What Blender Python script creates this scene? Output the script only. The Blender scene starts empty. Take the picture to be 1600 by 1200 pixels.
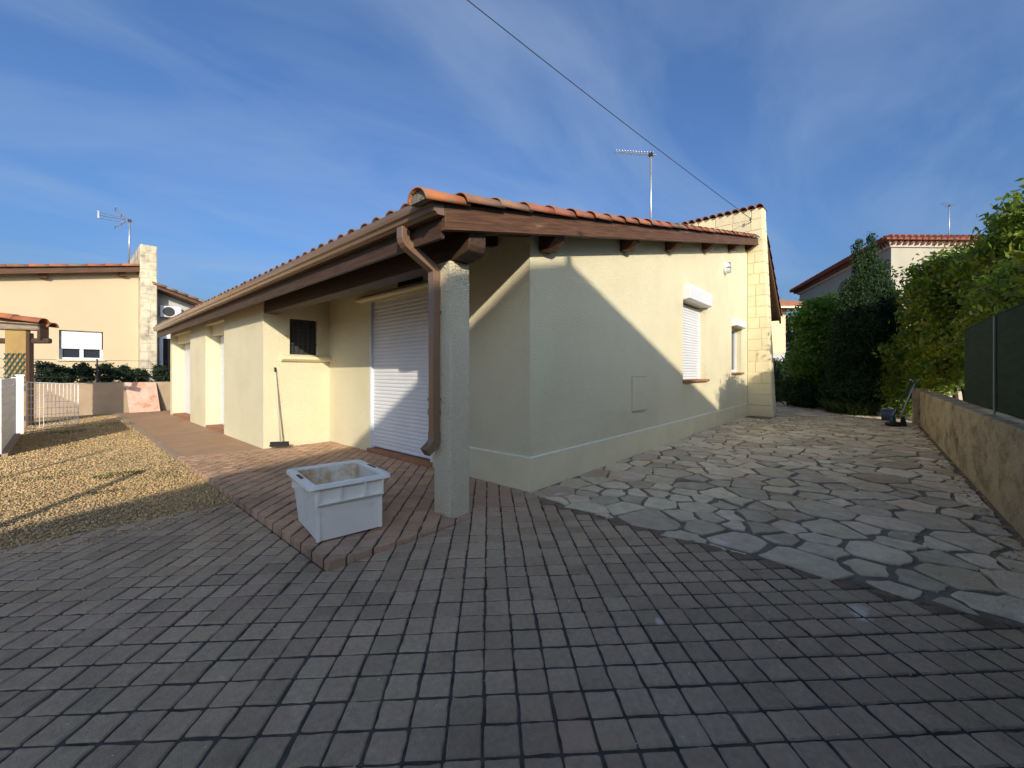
import bpy, math, random
import numpy as np
from mathutils import Vector, Matrix
random.seed(7); rng = np.random.default_rng(7)
SC = bpy.context.scene
COL = SC.collection

# ---------------------------------------------------------------- camera, sky, sun, exposure
cam_d = bpy.data.cameras.new('camera'); cam = bpy.data.objects.new('camera', cam_d); COL.objects.link(cam)
cam.location = (-3.214, -2.615, 1.22)
cam.rotation_euler = (math.radians(90), 0, math.radians(41.68 - 90))
cam_d.sensor_width = 36.0; cam_d.lens = 36.0 * 631 / 1600
cam_d.shift_y = -18 / 1600
cam_d.clip_start = 0.02; cam_d.clip_end = 2000
SC.camera = cam
SC.view_settings.view_transform = 'Standard'; SC.view_settings.look = 'None'
SC.view_settings.exposure = 0.65; SC.view_settings.gamma = 1.0; SC.view_settings.use_curve_mapping = False
SUN_TRAVEL = Vector((1.0, 1.55, -0.70)).normalized()
SUN_EL = math.asin(-SUN_TRAVEL.z)
SUN_AZ = math.atan2(-SUN_TRAVEL.x, -SUN_TRAVEL.y)          # from +Y towards +X
sun_d = bpy.data.lights.new('sun', 'SUN'); sun = bpy.data.objects.new('sun', sun_d); COL.objects.link(sun)
sun_d.energy = 3.0; sun_d.angle = math.radians(0.5); sun_d.color = (1.0, 0.90, 0.75)
sun.rotation_euler = SUN_TRAVEL.to_track_quat('-Z', 'Y').to_euler(); sun.location = (-20, -30, 20)
W = bpy.data.worlds.new('World'); SC.world = W; W.use_nodes = True
nt = W.node_tree; nt.nodes.clear()
out = nt.nodes.new('ShaderNodeOutputWorld'); bg = nt.nodes.new('ShaderNodeBackground')
sky = nt.nodes.new('ShaderNodeTexSky'); sky.sky_type = 'NISHITA'; sky.sun_disc = False
sky.sun_elevation = SUN_EL; sky.sun_rotation = SUN_AZ; sky.altitude = 50; sky.air_density = 1.0; sky.dust_density = 5.5; sky.ozone_density = 6.5
bg.inputs['Strength'].default_value = 0.130
tc = nt.nodes.new('ShaderNodeTexCoord')
# thin cirrus: direction projected on a high plane, stretched noise
sep = nt.nodes.new('ShaderNodeSeparateXYZ'); nt.links.new(tc.outputs['Generated'], sep.inputs[0])
zc = nt.nodes.new('ShaderNodeMath'); zc.operation = 'MAXIMUM'; zc.inputs[1].default_value = 0.0; nt.links.new(sep.outputs['Z'], zc.inputs[0])
za = nt.nodes.new('ShaderNodeMath'); za.operation = 'ADD'; za.inputs[1].default_value = 0.16; nt.links.new(zc.outputs[0], za.inputs[0])
dv = nt.nodes.new('ShaderNodeVectorMath'); dv.operation = 'DIVIDE'; nt.links.new(tc.outputs['Generated'], dv.inputs[0])
cmb = nt.nodes.new('ShaderNodeCombineXYZ'); cmb.inputs[2].default_value = 1.0
nt.links.new(za.outputs[0], cmb.inputs[0]); nt.links.new(za.outputs[0], cmb.inputs[1]); nt.links.new(cmb.outputs[0], dv.inputs[1])
mp = nt.nodes.new('ShaderNodeMapping'); mp.inputs['Rotation'].default_value = (0, 0, math.radians(-70)); mp.inputs['Scale'].default_value = (0.55, 1.5, 0.0)
nt.links.new(dv.outputs[0], mp.inputs[0])
n1 = nt.nodes.new('ShaderNodeTexNoise'); n1.inputs['Scale'].default_value = 1.5; n1.inputs['Detail'].default_value = 9; n1.inputs['Roughness'].default_value = 0.52; n1.inputs['Distortion'].default_value = 0.9
nt.links.new(mp.outputs[0], n1.inputs['Vector'])
cr = nt.nodes.new('ShaderNodeValToRGB'); cr.color_ramp.elements[0].position = 0.38; cr.color_ramp.elements[1].position = 0.82
cr.color_ramp.elements[0].color = (0, 0, 0, 1); cr.color_ramp.elements[1].color = (1, 1, 1, 1)
nt.links.new(n1.outputs['Fac'], cr.inputs[0])
cm = nt.nodes.new('ShaderNodeMath'); cm.operation = 'MULTIPLY'; cm.inputs[1].default_value = 0.46; nt.links.new(cr.outputs[0], cm.inputs[0])
mx = nt.nodes.new('ShaderNodeMixRGB'); mx.inputs[2].default_value = (1.9, 2.45, 3.4, 1)
tint = nt.nodes.new('ShaderNodeMixRGB'); tint.blend_type = 'MULTIPLY'; tint.inputs[0].default_value = 1.0; tint.inputs[2].default_value = (0.89, 0.95, 1.01, 1)
nt.links.new(sky.outputs[0], tint.inputs[1])
nt.links.new(cm.outputs[0], mx.inputs[0]); nt.links.new(tint.outputs[0], mx.inputs[1])
nt.links.new(mx.outputs[0], bg.inputs['Color']); nt.links.new(bg.outputs[0], out.inputs[0])

# ---------------------------------------------------------------- materials
def mat(name, c1, c2=None, rough=0.8, nscale=6.0, detail=5, stretch=(1, 1, 1), ramp=(0.35, 0.65), rnd=None, rnd_amt=0.25,
        bump=None, bump2=None, spec=0.3, metal=0.0, c3=None, c3_scale=1.2, c3_ramp=(0.55, 0.7), c3_stretch=(1, 1, 1), stains=None, transl=None, local=False, rot=None, dirt=None):
    m = bpy.data.materials.new(name); m.use_nodes = True
    t = m.node_tree; N = t.nodes; L = t.links
    p = N['Principled BSDF']; p.inputs['Roughness'].default_value = rough; p.inputs['Metallic'].default_value = metal
    p.inputs['Specular IOR Level'].default_value = spec
    if local:
        g = N.new('ShaderNodeTexCoord'); pos = g.outputs['Object']
    else:
        g = N.new('ShaderNodeNewGeometry'); pos = g.outputs['Position']
    if rot:
        rm = N.new('ShaderNodeMapping'); rm.inputs['Rotation'].default_value = rot; L.new(pos, rm.inputs[0]); pos = rm.outputs[0]
    mpn = N.new('ShaderNodeMapping'); mpn.inputs['Scale'].default_value = stretch; L.new(pos, mpn.inputs[0])
    def noise(scale, det=5, vec=mpn.outputs[0], r=0.55):
        n = N.new('ShaderNodeTexNoise'); n.inputs['Scale'].default_value = scale; n.inputs['Detail'].default_value = det; n.inputs['Roughness'].default_value = r
        L.new(vec, n.inputs['Vector']); return n.outputs['Fac']
    def ramped(sock, a, b):
        r = N.new('ShaderNodeMapRange'); r.inputs[1].default_value = a; r.inputs[2].default_value = b; L.new(sock, r.inputs[0]); return r.outputs[0]
    def mix(f, a, b, bt='MIX'):
        x = N.new('ShaderNodeMixRGB'); x.blend_type = bt
        for s, v in ((x.inputs[0], f), (x.inputs[1], a), (x.inputs[2], b)):
            if hasattr(v, 'is_linked') or isinstance(v, bpy.types.NodeSocket): L.new(v, s)
            elif isinstance(v, (int, float)): s.default_value = v
            else: s.default_value = (*v, 1)
        return x.outputs[0]
    col = mix(ramped(noise(nscale, detail), *ramp), c1, c2 or c1)
    if c3:
        v3 = N.new('ShaderNodeMapping'); v3.inputs['Scale'].default_value = c3_stretch; L.new(pos, v3.inputs[0])
        col = mix(ramped(noise(c3_scale, 6, v3.outputs[0], 0.65), *c3_ramp), col, c3)
    if rnd:
        if rnd == 'object':
            o = N.new('ShaderNodeObjectInfo'); rs = o.outputs['Random']
        else:
            o = N.new('ShaderNodeNewGeometry'); rs = o.outputs['Random Per Island']
        h = N.new('ShaderNodeHueSaturation'); L.new(col, h.inputs['Color'])
        mr = N.new('ShaderNodeMapRange'); mr.inputs[3].default_value = 1 - rnd_amt; mr.inputs[4].default_value = 1 + rnd_amt; L.new(rs, mr.inputs[0]); L.new(mr.outputs[0], h.inputs['Value'])
        wn = N.new('ShaderNodeTexWhiteNoise'); wn.noise_dimensions = '1D'; L.new(rs, wn.inputs['W'])
        mh = N.new('ShaderNodeMapRange'); mh.inputs[3].default_value = 0.5 - rnd_amt * 0.04; mh.inputs[4].default_value = 0.5 + rnd_amt * 0.04; L.new(wn.outputs['Value'], mh.inputs[0]); L.new(mh.outputs[0], h.inputs['Hue'])
        col = h.outputs['Color']
    if dirt:
        gd = N.new('ShaderNodeNewGeometry')
        for (sc_, lo_, hi_, mu_) in dirt: col = mix(ramped(noise(sc_, 7, gd.outputs['Position'], .62), lo_, hi_), col, mix(1.0, col, mu_, 'MULTIPLY'))
    if stains:
        for (sx, sy, rx, ry, ang, amt, sc) in stains:
            v = N.new('ShaderNodeMapping'); v.vector_type = 'TEXTURE'; v.inputs['Location'].default_value = (sx, sy, 0); v.inputs['Rotation'].default_value = (0, 0, ang); v.inputs['Scale'].default_value = (rx, ry, 1e3)
            gp = N.new('ShaderNodeNewGeometry'); L.new(gp.outputs['Position'], v.inputs[0])
            ln = N.new('ShaderNodeVectorMath'); ln.operation = 'LENGTH'; L.new(v.outputs[0], ln.inputs[0])
            nn = noise(22, 4, gp.outputs['Position'])
            ad = N.new('ShaderNodeMath'); ad.operation = 'MULTIPLY_ADD'; ad.inputs[1].default_value = 1.3; L.new(nn, ad.inputs[0]); L.new(ln.outputs['Value'], ad.inputs[2])
            f = N.new('ShaderNodeMapRange'); f.inputs[1].default_value = 1.5; f.inputs[2].default_value = 0.9; f.inputs[3].default_value = 0; f.inputs[4].default_value = amt; L.new(ad.outputs[0], f.inputs[0])
            col = mix(f.outputs[0], col, sc)
    L.new(col, p.inputs['Base Color'])
    nrm = None
    for b in (bump, bump2):
        if b:
            kind, sc, strength, dist = b
            if kind == 'voronoi':
                vn = N.new('ShaderNodeTexVoronoi'); vn.inputs['Scale'].default_value = sc; L.new(mpn.outputs[0], vn.inputs['Vector']); hs = vn.outputs['Distance']
            else:
                hs = noise(sc, 4)
            bn = N.new('ShaderNodeBump'); bn.inputs['Strength'].default_value = strength; bn.inputs['Distance'].default_value = dist; L.new(hs, bn.inputs['Height'])
            if nrm: L.new(nrm, bn.inputs['Normal'])
            nrm = bn.outputs['Normal']
    if nrm: L.new(nrm, p.inputs['Normal'])
    if transl:
        tr = N.new('ShaderNodeBsdfTranslucent'); tc_ = mix(1.0, col, transl, 'MULTIPLY'); L.new(tc_, tr.inputs['Color'])
        ms = N.new('ShaderNodeMixShader'); ms.inputs[0].default_value = 0.42
        L.new(p.outputs[0], ms.inputs[1]); L.new(tr.outputs[0], ms.inputs[2]); L.new(ms.outputs[0], N['Material Output'].inputs['Surface'])
    return m

M = {}
WHITE_STAINS = [(-0.50, -2.57, .13, .06, .2, .75, (.74, .66, .54)), (-0.05, -1.80, .11, .07, .9, .9, (.74, .66, .54)), (-1.26, -1.84, .05, .025, .5, .7, (.74, .66, .54)),
                (1.26, -2.40, .15, .05, 1.2, .6, (.74, .66, .54)), (1.07, -2.79, .12, .04, .4, .5, (.74, .66, .54)), (0.22, -2.05, .14, .07, 1.1, .55, (.74, .66, .54)), (0.12, -0.28, .12, .05, -.4, .6, (.74, .66, .54))]
M['stucco'] = mat('stucco_cream', (.81, .735, .50), (.765, .69, .46), rough=.92, nscale=1.1, bump=('noise', 70, .9, .02), bump2=('voronoi', 110, .6, .010), spec=.12, c3=(.38, .345, .245), c3_scale=80, c3_ramp=(.57, .72), dirt=[(.7, .50, .85, (.88, .87, .84))])  # dark noise specks put the shade of the render's pits into the colour
M['stucco_coarse'] = mat('stucco_pillar', (.82, .73, .52), (.76, .68, .48), rough=.95, nscale=3, bump=('noise', 55, 1.0, .022), bump2=('voronoi', 85, .8, .016), spec=.12, c3=(.32, .295, .22), c3_scale=66, c3_ramp=(.59, .70))  # shaded pits of the coarse grain drawn as darker colour specks
M['stucco_smooth'] = mat('stucco_plinth', (.76, .67, .43), (.70, .62, .40), rough=.9, nscale=2.2, bump=('noise', 30, .25, .006), spec=.15, c3=(.66, .59, .40), c3_scale=1.8, c3_ramp=(.55, .8))
M['block'] = mat('cast_stone_block', (.78, .68, .43), (.72, .62, .38), rough=.9, nscale=5, rnd='object', rnd_amt=.05, bump=('noise', 60, .3, .006), spec=.15)
M['nb_block'] = mat('weathered_block', (.66, .57, .40), (.52, .46, .34), rough=.9, nscale=4, rnd='object', rnd_amt=.08, bump=('noise', 40, .4, .01), spec=.15, c3=(.16, .14, .11), c3_scale=3.0, c3_ramp=(.50, .74))
M['nb_wall'] = mat('stucco_apricot', (.57, .46, .30), (.54, .435, .28), rough=.92, nscale=.8, bump=('noise', 60, .3, .01), spec=.12)
M['wood'] = mat('stained_timber_x', (.065, .031, .016), (.140, .066, .032), rough=.62, nscale=9, stretch=(.35, 6, 6), bump=('noise', 14, .35, .01), spec=.35, c3=(.30, .215, .145), c3_scale=2.4, c3_ramp=(.64, .80), c3_stretch=(.8, 4, 4), rot=(0, math.atan(.226), 0))
M['wood_y'] = mat('stained_timber_y', (.045, .026, .017), (.085, .047, .028), rough=.6, nscale=9, stretch=(6, .35, 6), bump=('noise', 14, .3, .01), spec=.3)
M['wood_raw'] = mat('weathered_timber', (.20, .15, .10), (.30, .24, .17), rough=.8, nscale=8, stretch=(1, 1, 8), bump=('noise', 14, .3, .01))
M['soffit'] = mat('soffit_boards', (.07, .042, .027), (.05, .03, .02), rough=.75, nscale=5, stretch=(5, .4, 1))
M['gutter'] = mat('brown_aluminium', (.25, .155, .095), (.225, .14, .086), rough=.27, nscale=2, spec=.7, metal=.25)
M['tile'] = mat('clay_tile', (.34, .125, .065), (.27, .10, .055), rough=.85, nscale=9, rnd='object', rnd_amt=.22, bump=('noise', 40, .35, .006), c3=(.17, .13, .09), c3_scale=10, c3_ramp=(.48, .66), spec=.2)
M['tile_old'] = mat('clay_tile_lichen', (.27, .12, .07), (.20, .11, .075), rough=.9, nscale=8, rnd='object', rnd_amt=.2, bump=('noise', 40, .35, .006), c3=(.20, .17, .13), c3_scale=6, c3_ramp=(.45, .66), spec=.2)
M['tile_new'] = mat('clay_tile_new', (.40, .135, .06), (.33, .11, .052), rough=.85, nscale=6, rnd='object', rnd_amt=.15, spec=.2, bump=('noise', 40, .35, .006), c3=(.20, .155, .105), c3_scale=10, c3_ramp=(.50, .66))
M['tile_field'] = mat('clay_tile_field', (.34, .13, .07), (.24, .12, .08), rough=.9, nscale=5, c3=(.18, .15, .11), c3_scale=5, c3_ramp=(.5, .7), spec=.2)
M['tile_mortar'] = mat('lichen_mortar', (.26, .235, .19), (.13, .115, .09), rough=.95, nscale=45, bump=('noise', 60, .9, .012))
M['white'] = mat('white_pvc', (.70, .71, .715), (.66, .67, .68), rough=.42, nscale=2, spec=.4)
M['white_metal'] = mat('white_lacquered_metal', (.78, .77, .74), (.70, .68, .63), rough=.5, nscale=5, spec=.4, c3=(.42, .30, .19), c3_scale=5, c3_ramp=(.68, .80))
M['plinth_line'] = mat('plinth_trim_paint', (.86, .82, .68), (.78, .74, .60), rough=.85, nscale=6)
M['hatch_gap'] = mat('hatch_gap', (.52, .47, .33), rough=.9)
M['cap'] = mat('cream_cap', (.80, .73, .52), rough=.7)
M['dark'] = mat('dark_void', (.012, .012, .012), rough=.8)
M['glass'] = mat('window_glass', (.03, .035, .045), rough=.08, spec=.6)
M['grille'] = mat('dark_iron', (.035, .035, .038), rough=.55, spec=.4)
M['pane_dark'] = mat('dark_pane', (.045, .05, .055), rough=.25, spec=.5)
M['sill'] = mat('terracotta_sill', (.36, .17, .085), (.27, .13, .07), rough=.8, nscale=9)
M['steel'] = mat('galvanised_steel', (.55, .55, .55), (.45, .45, .46), rough=.42, nscale=9, metal=.7)
M['lamp_glass'] = mat('frosted_glass', (.62, .62, .58), rough=.25, spec=.5)
M['cable'] = mat('black_cable', (.02, .02, .02), rough=.6)
def paver_mats(key, a, b, c3, c3r, st, amt=.2):
    for suf, r in (('', 'object'), ('_field', 'island')):
        M[key + suf] = mat(key + suf, a, b, rough=.88, nscale=38, detail=8, ramp=(.30, .70), rnd=r, rnd_amt=amt, bump=('noise', 120, .9, .006), bump2=('noise', 24, .6, .010), spec=.22, c3=c3, c3_scale=1.3, c3_ramp=c3r, stains=st, dirt=[(1.1, .48, .72, (.70, .69, .68)), (5.0, .55, .75, (.78, .78, .78))])
paver_mats('paver_grey', (.36, .265, .168), (.46, .342, .222), (.46, .295, .185), (.52, .82), WHITE_STAINS[:3] + [(-.42, .45, .75, 1.2, 0, .75, (.40, .245, .17))], .13)
paver_mats('paver_red', (.50, .315, .195), (.42, .27, .172), (.40, .29, .205), (.50, .8), None, .14)
M['joint'] = mat('joint_sand', (.060, .050, .042), (.115, .097, .082), rough=1, nscale=14, bump=('noise', 160, .8, .006), spec=.05, c3=(.26, .225, .18), c3_scale=3.0, c3_ramp=(.62, .74))
M['stone'] = mat('paving_stone', (.66, .545, .37), (.52, .43, .295), rough=.85, nscale=9, detail=8, ramp=(.36, .66), rnd='object', rnd_amt=.26, bump=('noise', 55, .8, .012), bump2=('noise', 12, .8, .03), spec=.25, c3=(.54, .40, .24), c3_scale=1.3, c3_ramp=(.50, .68), stains=WHITE_STAINS[1:])
M['stone_field'] = mat('paving_stone_field', (.66, .545, .37), (.52, .43, .295), rough=.85, nscale=9, detail=8, ramp=(.36, .66), rnd='island', rnd_amt=.26, bump=('noise', 55, .8, .012), bump2=('noise', 12, .8, .03), spec=.25, c3=(.54, .40, .24), c3_scale=1.3, c3_ramp=(.50, .68))
M['mortar'] = mat('mortar', (.24, .195, .15), (.17, .14, .108), rough=1, nscale=8, bump=('noise', 60, .7, .012), spec=.08, c3=(.09, .08, .06), c3_scale=2.2, c3_ramp=(.55, .8))
M['path'] = mat('path_concrete', (.40, .255, .15), (.33, .215, .135), rough=.92, nscale=3, bump=('noise', 90, .6, .008), spec=.15, c3=(.36, .19, .085), c3_scale=.9, c3_ramp=(.5, .75))
M['kerb'] = mat('kerb_concrete', (.36, .255, .175), (.28, .20, .14), rough=.92, nscale=9, bump=('noise', 60, .5, .008))
M['gravel_bed'] = mat('gravel_bed', (.48, .335, .165), (.35, .245, .12), rough=1, nscale=60, bump=('voronoi', 70, .9, .02), spec=.05, c3=(.22, .16, .09), c3_scale=.8, c3_ramp=(.45, .75))
M['pebble'] = mat('pebble', (.55, .385, .185), (.46, .325, .165), rough=.85, nscale=2, rnd='island', rnd_amt=.42, spec=.2, c3=(.40, .30, .17), c3_scale=.7, c3_ramp=(.45, .7))
M['earth'] = mat('earth', (.12, .09, .06), (.08, .062, .042), rough=1, nscale=3, bump=('noise', 30, .6, .02), spec=.05)
M['ground'] = mat('dry_ground', (.20, .165, .115), (.14, .12, .085), rough=1, nscale=.7, bump=('noise', 20, .5, .02), spec=.05)
M['concrete'] = mat('stained_concrete', (.46, .375, .245), (.36, .295, .195), rough=.95, nscale=6, stretch=(.5, 1.0, 1.0), bump=('noise', 45, .8, .016), bump2=('noise', 8, .5, .03), spec=.12, c3=(.11, .092, .06), c3_scale=5.0, c3_ramp=(.48, .72), c3_stretch=(.45, 1.0, .8))
M['lowwall'] = mat('rendered_low_wall', (.42, .31, .205), (.35, .26, .175), rough=.95, nscale=2.5, bump=('noise', 40, .5, .01), c3=(.2, .16, .12), c3_scale=2, c3_ramp=(.6, .8))
M['leaf'] = mat('leaf_mid', (.145, .20, .028), (.085, .14, .022), rough=.55, nscale=3, rnd='island', rnd_amt=.35, spec=.35, transl=(1.5, 1.7, .6), c3=(.34, .30, .035), c3_scale=2.0, c3_ramp=(.50, .66))  # bright yellow noise patches paint sunlit clumps into the leaf colour
M['leaf_bright'] = mat('leaf_bright', (.13, .22, .03), (.085, .16, .025), rough=.55, nscale=3, rnd='island', rnd_amt=.3, spec=.35, transl=(1.5, 1.7, .6))
M['leaf_dark'] = mat('leaf_conifer', (.045, .082, .030), (.030, .058, .024), rough=.65, nscale=3, rnd='island', rnd_amt=.3, spec=.25, transl=(1.2, 1.4, .7))
M['leaf_blue'] = mat('leaf_laurel', (.032, .058, .028), (.022, .042, .022), rough=.5, nscale=4, rnd='island', rnd_amt=.35, spec=.4, transl=(1.2, 1.3, .8))
M['leaf_far'] = mat('leaf_far', (.07, .11, .03), (.05, .085, .026), rough=.7, nscale=3, rnd='island', rnd_amt=.3)
M['weed'] = mat('weed_blade', (.07, .10, .03), (.05, .075, .022), rough=.7, nscale=4, rnd='island', rnd_amt=.3, transl=(1.2, 1.4, .6))
M['dry_leaf'] = mat('dry_leaf', (.34, .20, .08), (.42, .30, .14), rough=.8, nscale=8, rnd='island', rnd_amt=.35)
M['grit'] = mat('grit', (.62, .58, .52), rough=.9, rnd='island', rnd_amt=.3)
M['bark'] = mat('bark', (.07, .05, .035), (.045, .034, .025), rough=.95, nscale=9, stretch=(3, 3, .6), bump=('noise', 22, .7, .02))
M['tub'] = mat('tub_plastic', (.86, .83, .74), (.80, .77, .68), rough=.5, nscale=4, spec=.4, c3=(.58, .53, .42), c3_scale=5, c3_ramp=(.60, .85), bump=('noise', 12, .08, .01))
M['tub_in'] = mat('tub_plastic_rusty', (.72, .69, .58), (.66, .62, .50), rough=.6, nscale=6, spec=.3, c3=(.42, .22, .075), c3_scale=4.0, c3_ramp=(.50, .68))
M['screen'] = mat('green_screen_mesh', (.012, .028, .016), (.022, .042, .025), rough=.85, nscale=3, stretch=(1, 1, 6), bump=('noise', 60, .5, .01), spec=.15)
M['screen_post'] = mat('green_post', (.22, .25, .20), rough=.5)
M['ochre'] = mat('ochre_render', (.36, .235, .085), (.30, .195, .07), rough=.9, nscale=5, bump=('noise', 50, .4, .01))
M['trellis'] = mat('green_trellis', (.06, .09, .07), rough=.7)
M['board'] = mat('pink_marble_board', (.60, .34, .24), (.66, .46, .37), rough=.6, nscale=9, bump=('noise', 20, .2, .005), c3=(.46, .17, .075), c3_scale=4.5, c3_ramp=(.52, .68))
M['far_wall'] = mat('far_beige_wall', (.42, .385, .30), (.38, .35, .275), rough=.95, nscale=1)
M['far_orange'] = mat('far_orange_wall', (.74, .55, .34), rough=.95)
M['eave_white'] = mat('genoise_plaster', (.58, .52, .46), rough=.9)
M['tile_far'] = mat('far_tile', (.26, .085, .055), (.20, .075, .055), rough=.9, nscale=3, rnd='object', rnd_amt=.15)
M['bucket'] = mat('blue_grey_bucket', (.055, .085, .125), rough=.5)
M['green_plastic'] = mat('green_plastic', (.012, .055, .035), rough=.45)
M['black_plastic'] = mat('black_plastic', (.014, .014, .015), rough=.55)
M['lilac'] = mat('lilac_metal', (.42, .44, .62), rough=.4)
M['broom_wood'] = mat('broom_handle', (.52, .47, .38), rough=.6)
M['bristle'] = mat('broom_bristle', (.018, .018, .02), rough=.85, bump=('noise', 120, .8, .006))
M['grey_wall'] = mat('grey_render', (.45, .45, .44), rough=.9)

# ---------------------------------------------------------------- mesh helpers
class MB:
    def __init__(s): s.v = []; s.f = []
    def add(s, vs, fs):
        o = len(s.v); s.v += [tuple(map(float, p)) for p in vs]; s.f += [tuple(o + i for i in q) for q in fs]; return s
    def box(s, x0, x1, y0, y1, z0, z1):
        return s.add([(x0, y0, z0), (x1, y0, z0), (x1, y1, z0), (x0, y1, z0), (x0, y0, z1), (x1, y0, z1), (x1, y1, z1), (x0, y1, z1)],
                     [(0, 3, 2, 1), (4, 5, 6, 7), (0, 1, 5, 4), (1, 2, 6, 5), (2, 3, 7, 6), (3, 0, 4, 7)])
    def hexa(s, p):
        return s.add(p, [(0, 3, 2, 1), (4, 5, 6, 7), (0, 1, 5, 4), (1, 2, 6, 5), (2, 3, 7, 6), (3, 0, 4, 7)])
    def prism(s, prof, axis, a, b):
        """prof: list of (p,q) polygon; extruded along axis from a to b. axis 'x': (p,q)=(y,z); 'y': (x,z); 'z': (x,y)"""
        def P(p, q, t): return {'x': (t, p, q), 'y': (p, t, q), 'z': (p, q, t)}[axis]
        n = len(prof)
        return s.add([P(p, q, a) for p, q in prof] + [P(p, q, b) for p, q in prof],
                     [tuple(range(n - 1, -1, -1)), tuple(range(n, 2 * n))] + [(i, (i + 1) % n, n + (i + 1) % n, n + i) for i in range(n)])
    def tube(s, pts, r, n=8, caps=True):
        pts = [Vector(p) for p in pts]; rr = r if isinstance(r, (list, tuple)) else [r] * len(pts)
        o = len(s.v); up = Vector((0, 0, 1)); prev = None
        for i, p in enumerate(pts):
            d = (pts[min(i + 1, len(pts) - 1)] - pts[max(i - 1, 0)]).normalized()
            if prev is None:
                a = d.cross(up if abs(d.z) < .95 else Vector((1, 0, 0))).normalized()
            else:
                a = (prev - d * prev.dot(d)).normalized()
            prev = a; b = d.cross(a)
            for k in range(n):
                t = 2 * math.pi * k / n; s.v.append(tuple(p + (a * math.cos(t) + b * math.sin(t)) * rr[i]))
        for i in range(len(pts) - 1):
            for k in range(n):
                s.f.append((o + i * n + k, o + i * n + (k + 1) % n, o + (i + 1) * n + (k + 1) % n, o + (i + 1) * n + k))
        if caps:
            s.f.append(tuple(o + k for k in range(n - 1, -1, -1))); e = o + (len(pts) - 1) * n; s.f.append(tuple(e + k for k in range(n)))
        return s
    def sweep_rect(s, pts, w, h, side):
        """rectangular tube along pts; side = constant side vector"""
        pts = [Vector(p) for p in pts]; sd = Vector(side).normalized(); o = len(s.v)
        for i, p in enumerate(pts):
            d = (pts[min(i + 1, len(pts) - 1)] - pts[max(i - 1, 0)]).normalized(); b = d.cross(sd).normalized()
            for (q, r) in ((-1, -1), (1, -1), (1, 1), (-1, 1)): s.v.append(tuple(p + sd * q * w / 2 + b * r * h / 2))
        n = len(pts)
        for i in range(n - 1):
            for k in range(4): s.f.append((o + i * 4 + k, o + i * 4 + (k + 1) % 4, o + i * 4 + 4 + (k + 1) % 4, o + i * 4 + 4 + k))
        s.f.append((o + 3, o + 2, o + 1, o)); e = o + (n - 1) * 4; s.f.append((e, e + 1, e + 2, e + 3)); return s
    def mesh(s, name):
        me = bpy.data.meshes.new(name); me.from_pydata(s.v, [], s.f); me.update(); return me
def link(o, parent=None, ploc=None):
    COL.objects.link(o)
    if parent is not None:
        o.parent = parent
        l = parent['_loc'] if '_loc' in parent else (0, 0, 0)
        o.matrix_parent_inverse = Matrix.Translation((-l[0], -l[1], -l[2]))
    return o
def part(name, mb, m, parent=None, smooth=False, bevel=0.0, kind=None, label=None):
    me = mb.mesh(name) if isinstance(mb, MB) else mb
    if m and not me.materials: me.materials.append(M[m])
    if smooth: me.polygons.foreach_set('use_smooth', [True] * len(me.polygons))
    o = bpy.data.objects.new(name, me); link(o, parent)
    if bevel:
        b = o.modifiers.new('bevel', 'BEVEL'); b.width = bevel; b.segments = 2; b.limit_method = 'ANGLE'
    if kind: o['kind'] = kind
    if label: o['label'] = label
    return o
def thing(name, label, cat, loc=(0, 0, 0), group=None):
    o = bpy.data.objects.new(name, None); o.empty_display_size = .1; o.location = loc; COL.objects.link(o)
    o['_loc'] = tuple(loc); o['label'] = label; o['category'] = cat
    if group: o['group'] = group
    return o
def tag(o, label, cat, group=None):
    o['label'] = label; o['category'] = cat
    if group: o['group'] = group
    return o
def struct(name, mb, m): return part(name, mb, m, kind='structure')
def npmesh(name, V, F, m):
    me = bpy.data.meshes.new(name); V = np.asarray(V, np.float32); F = np.asarray(F, np.int32)
    nf, k = F.shape
    me.vertices.add(len(V)); me.vertices.foreach_set('co', V.ravel()); me.loops.add(nf * k); me.loops.foreach_set('vertex_index', F.ravel())
    me.polygons.add(nf); me.polygons.foreach_set('loop_start', np.arange(nf, dtype=np.int32) * k)
    me.update(calc_edges=True); me.materials.append(M[m]); return me

CAM = np.array(cam.location)
def px_size(p, size):
    return size / max(.3, np.linalg.norm(np.asarray(p) - CAM))
FWD = np.array([math.cos(math.radians(41.68)), math.sin(math.radians(41.68))]); RGT = np.array([FWD[1], -FWD[0]])
def in_view(x, y, marg=1.1):
    q = np.array([x - CAM[0], y - CAM[1]]); Y = q @ FWD; X = q @ RGT
    return Y > .35 and abs(X) < marg * Y * 800 / 631 + .2 and 1.22 * 631 / Y < 660

def near_view(x, y):
    q = np.array([x - CAM[0], y - CAM[1]]); Y = q @ FWD; X = q @ RGT
    return Y > -1.0 and abs(X) < 1.6 * max(Y, 0) + 2.0
# ---------------------------------------------------------------- ground
struct('ground', MB().add([(-300, -300, -.06), (300, -300, -.06), (300, 300, -.06), (-300, 300, -.06)], [(0, 1, 2, 3)]), 'ground')

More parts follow.
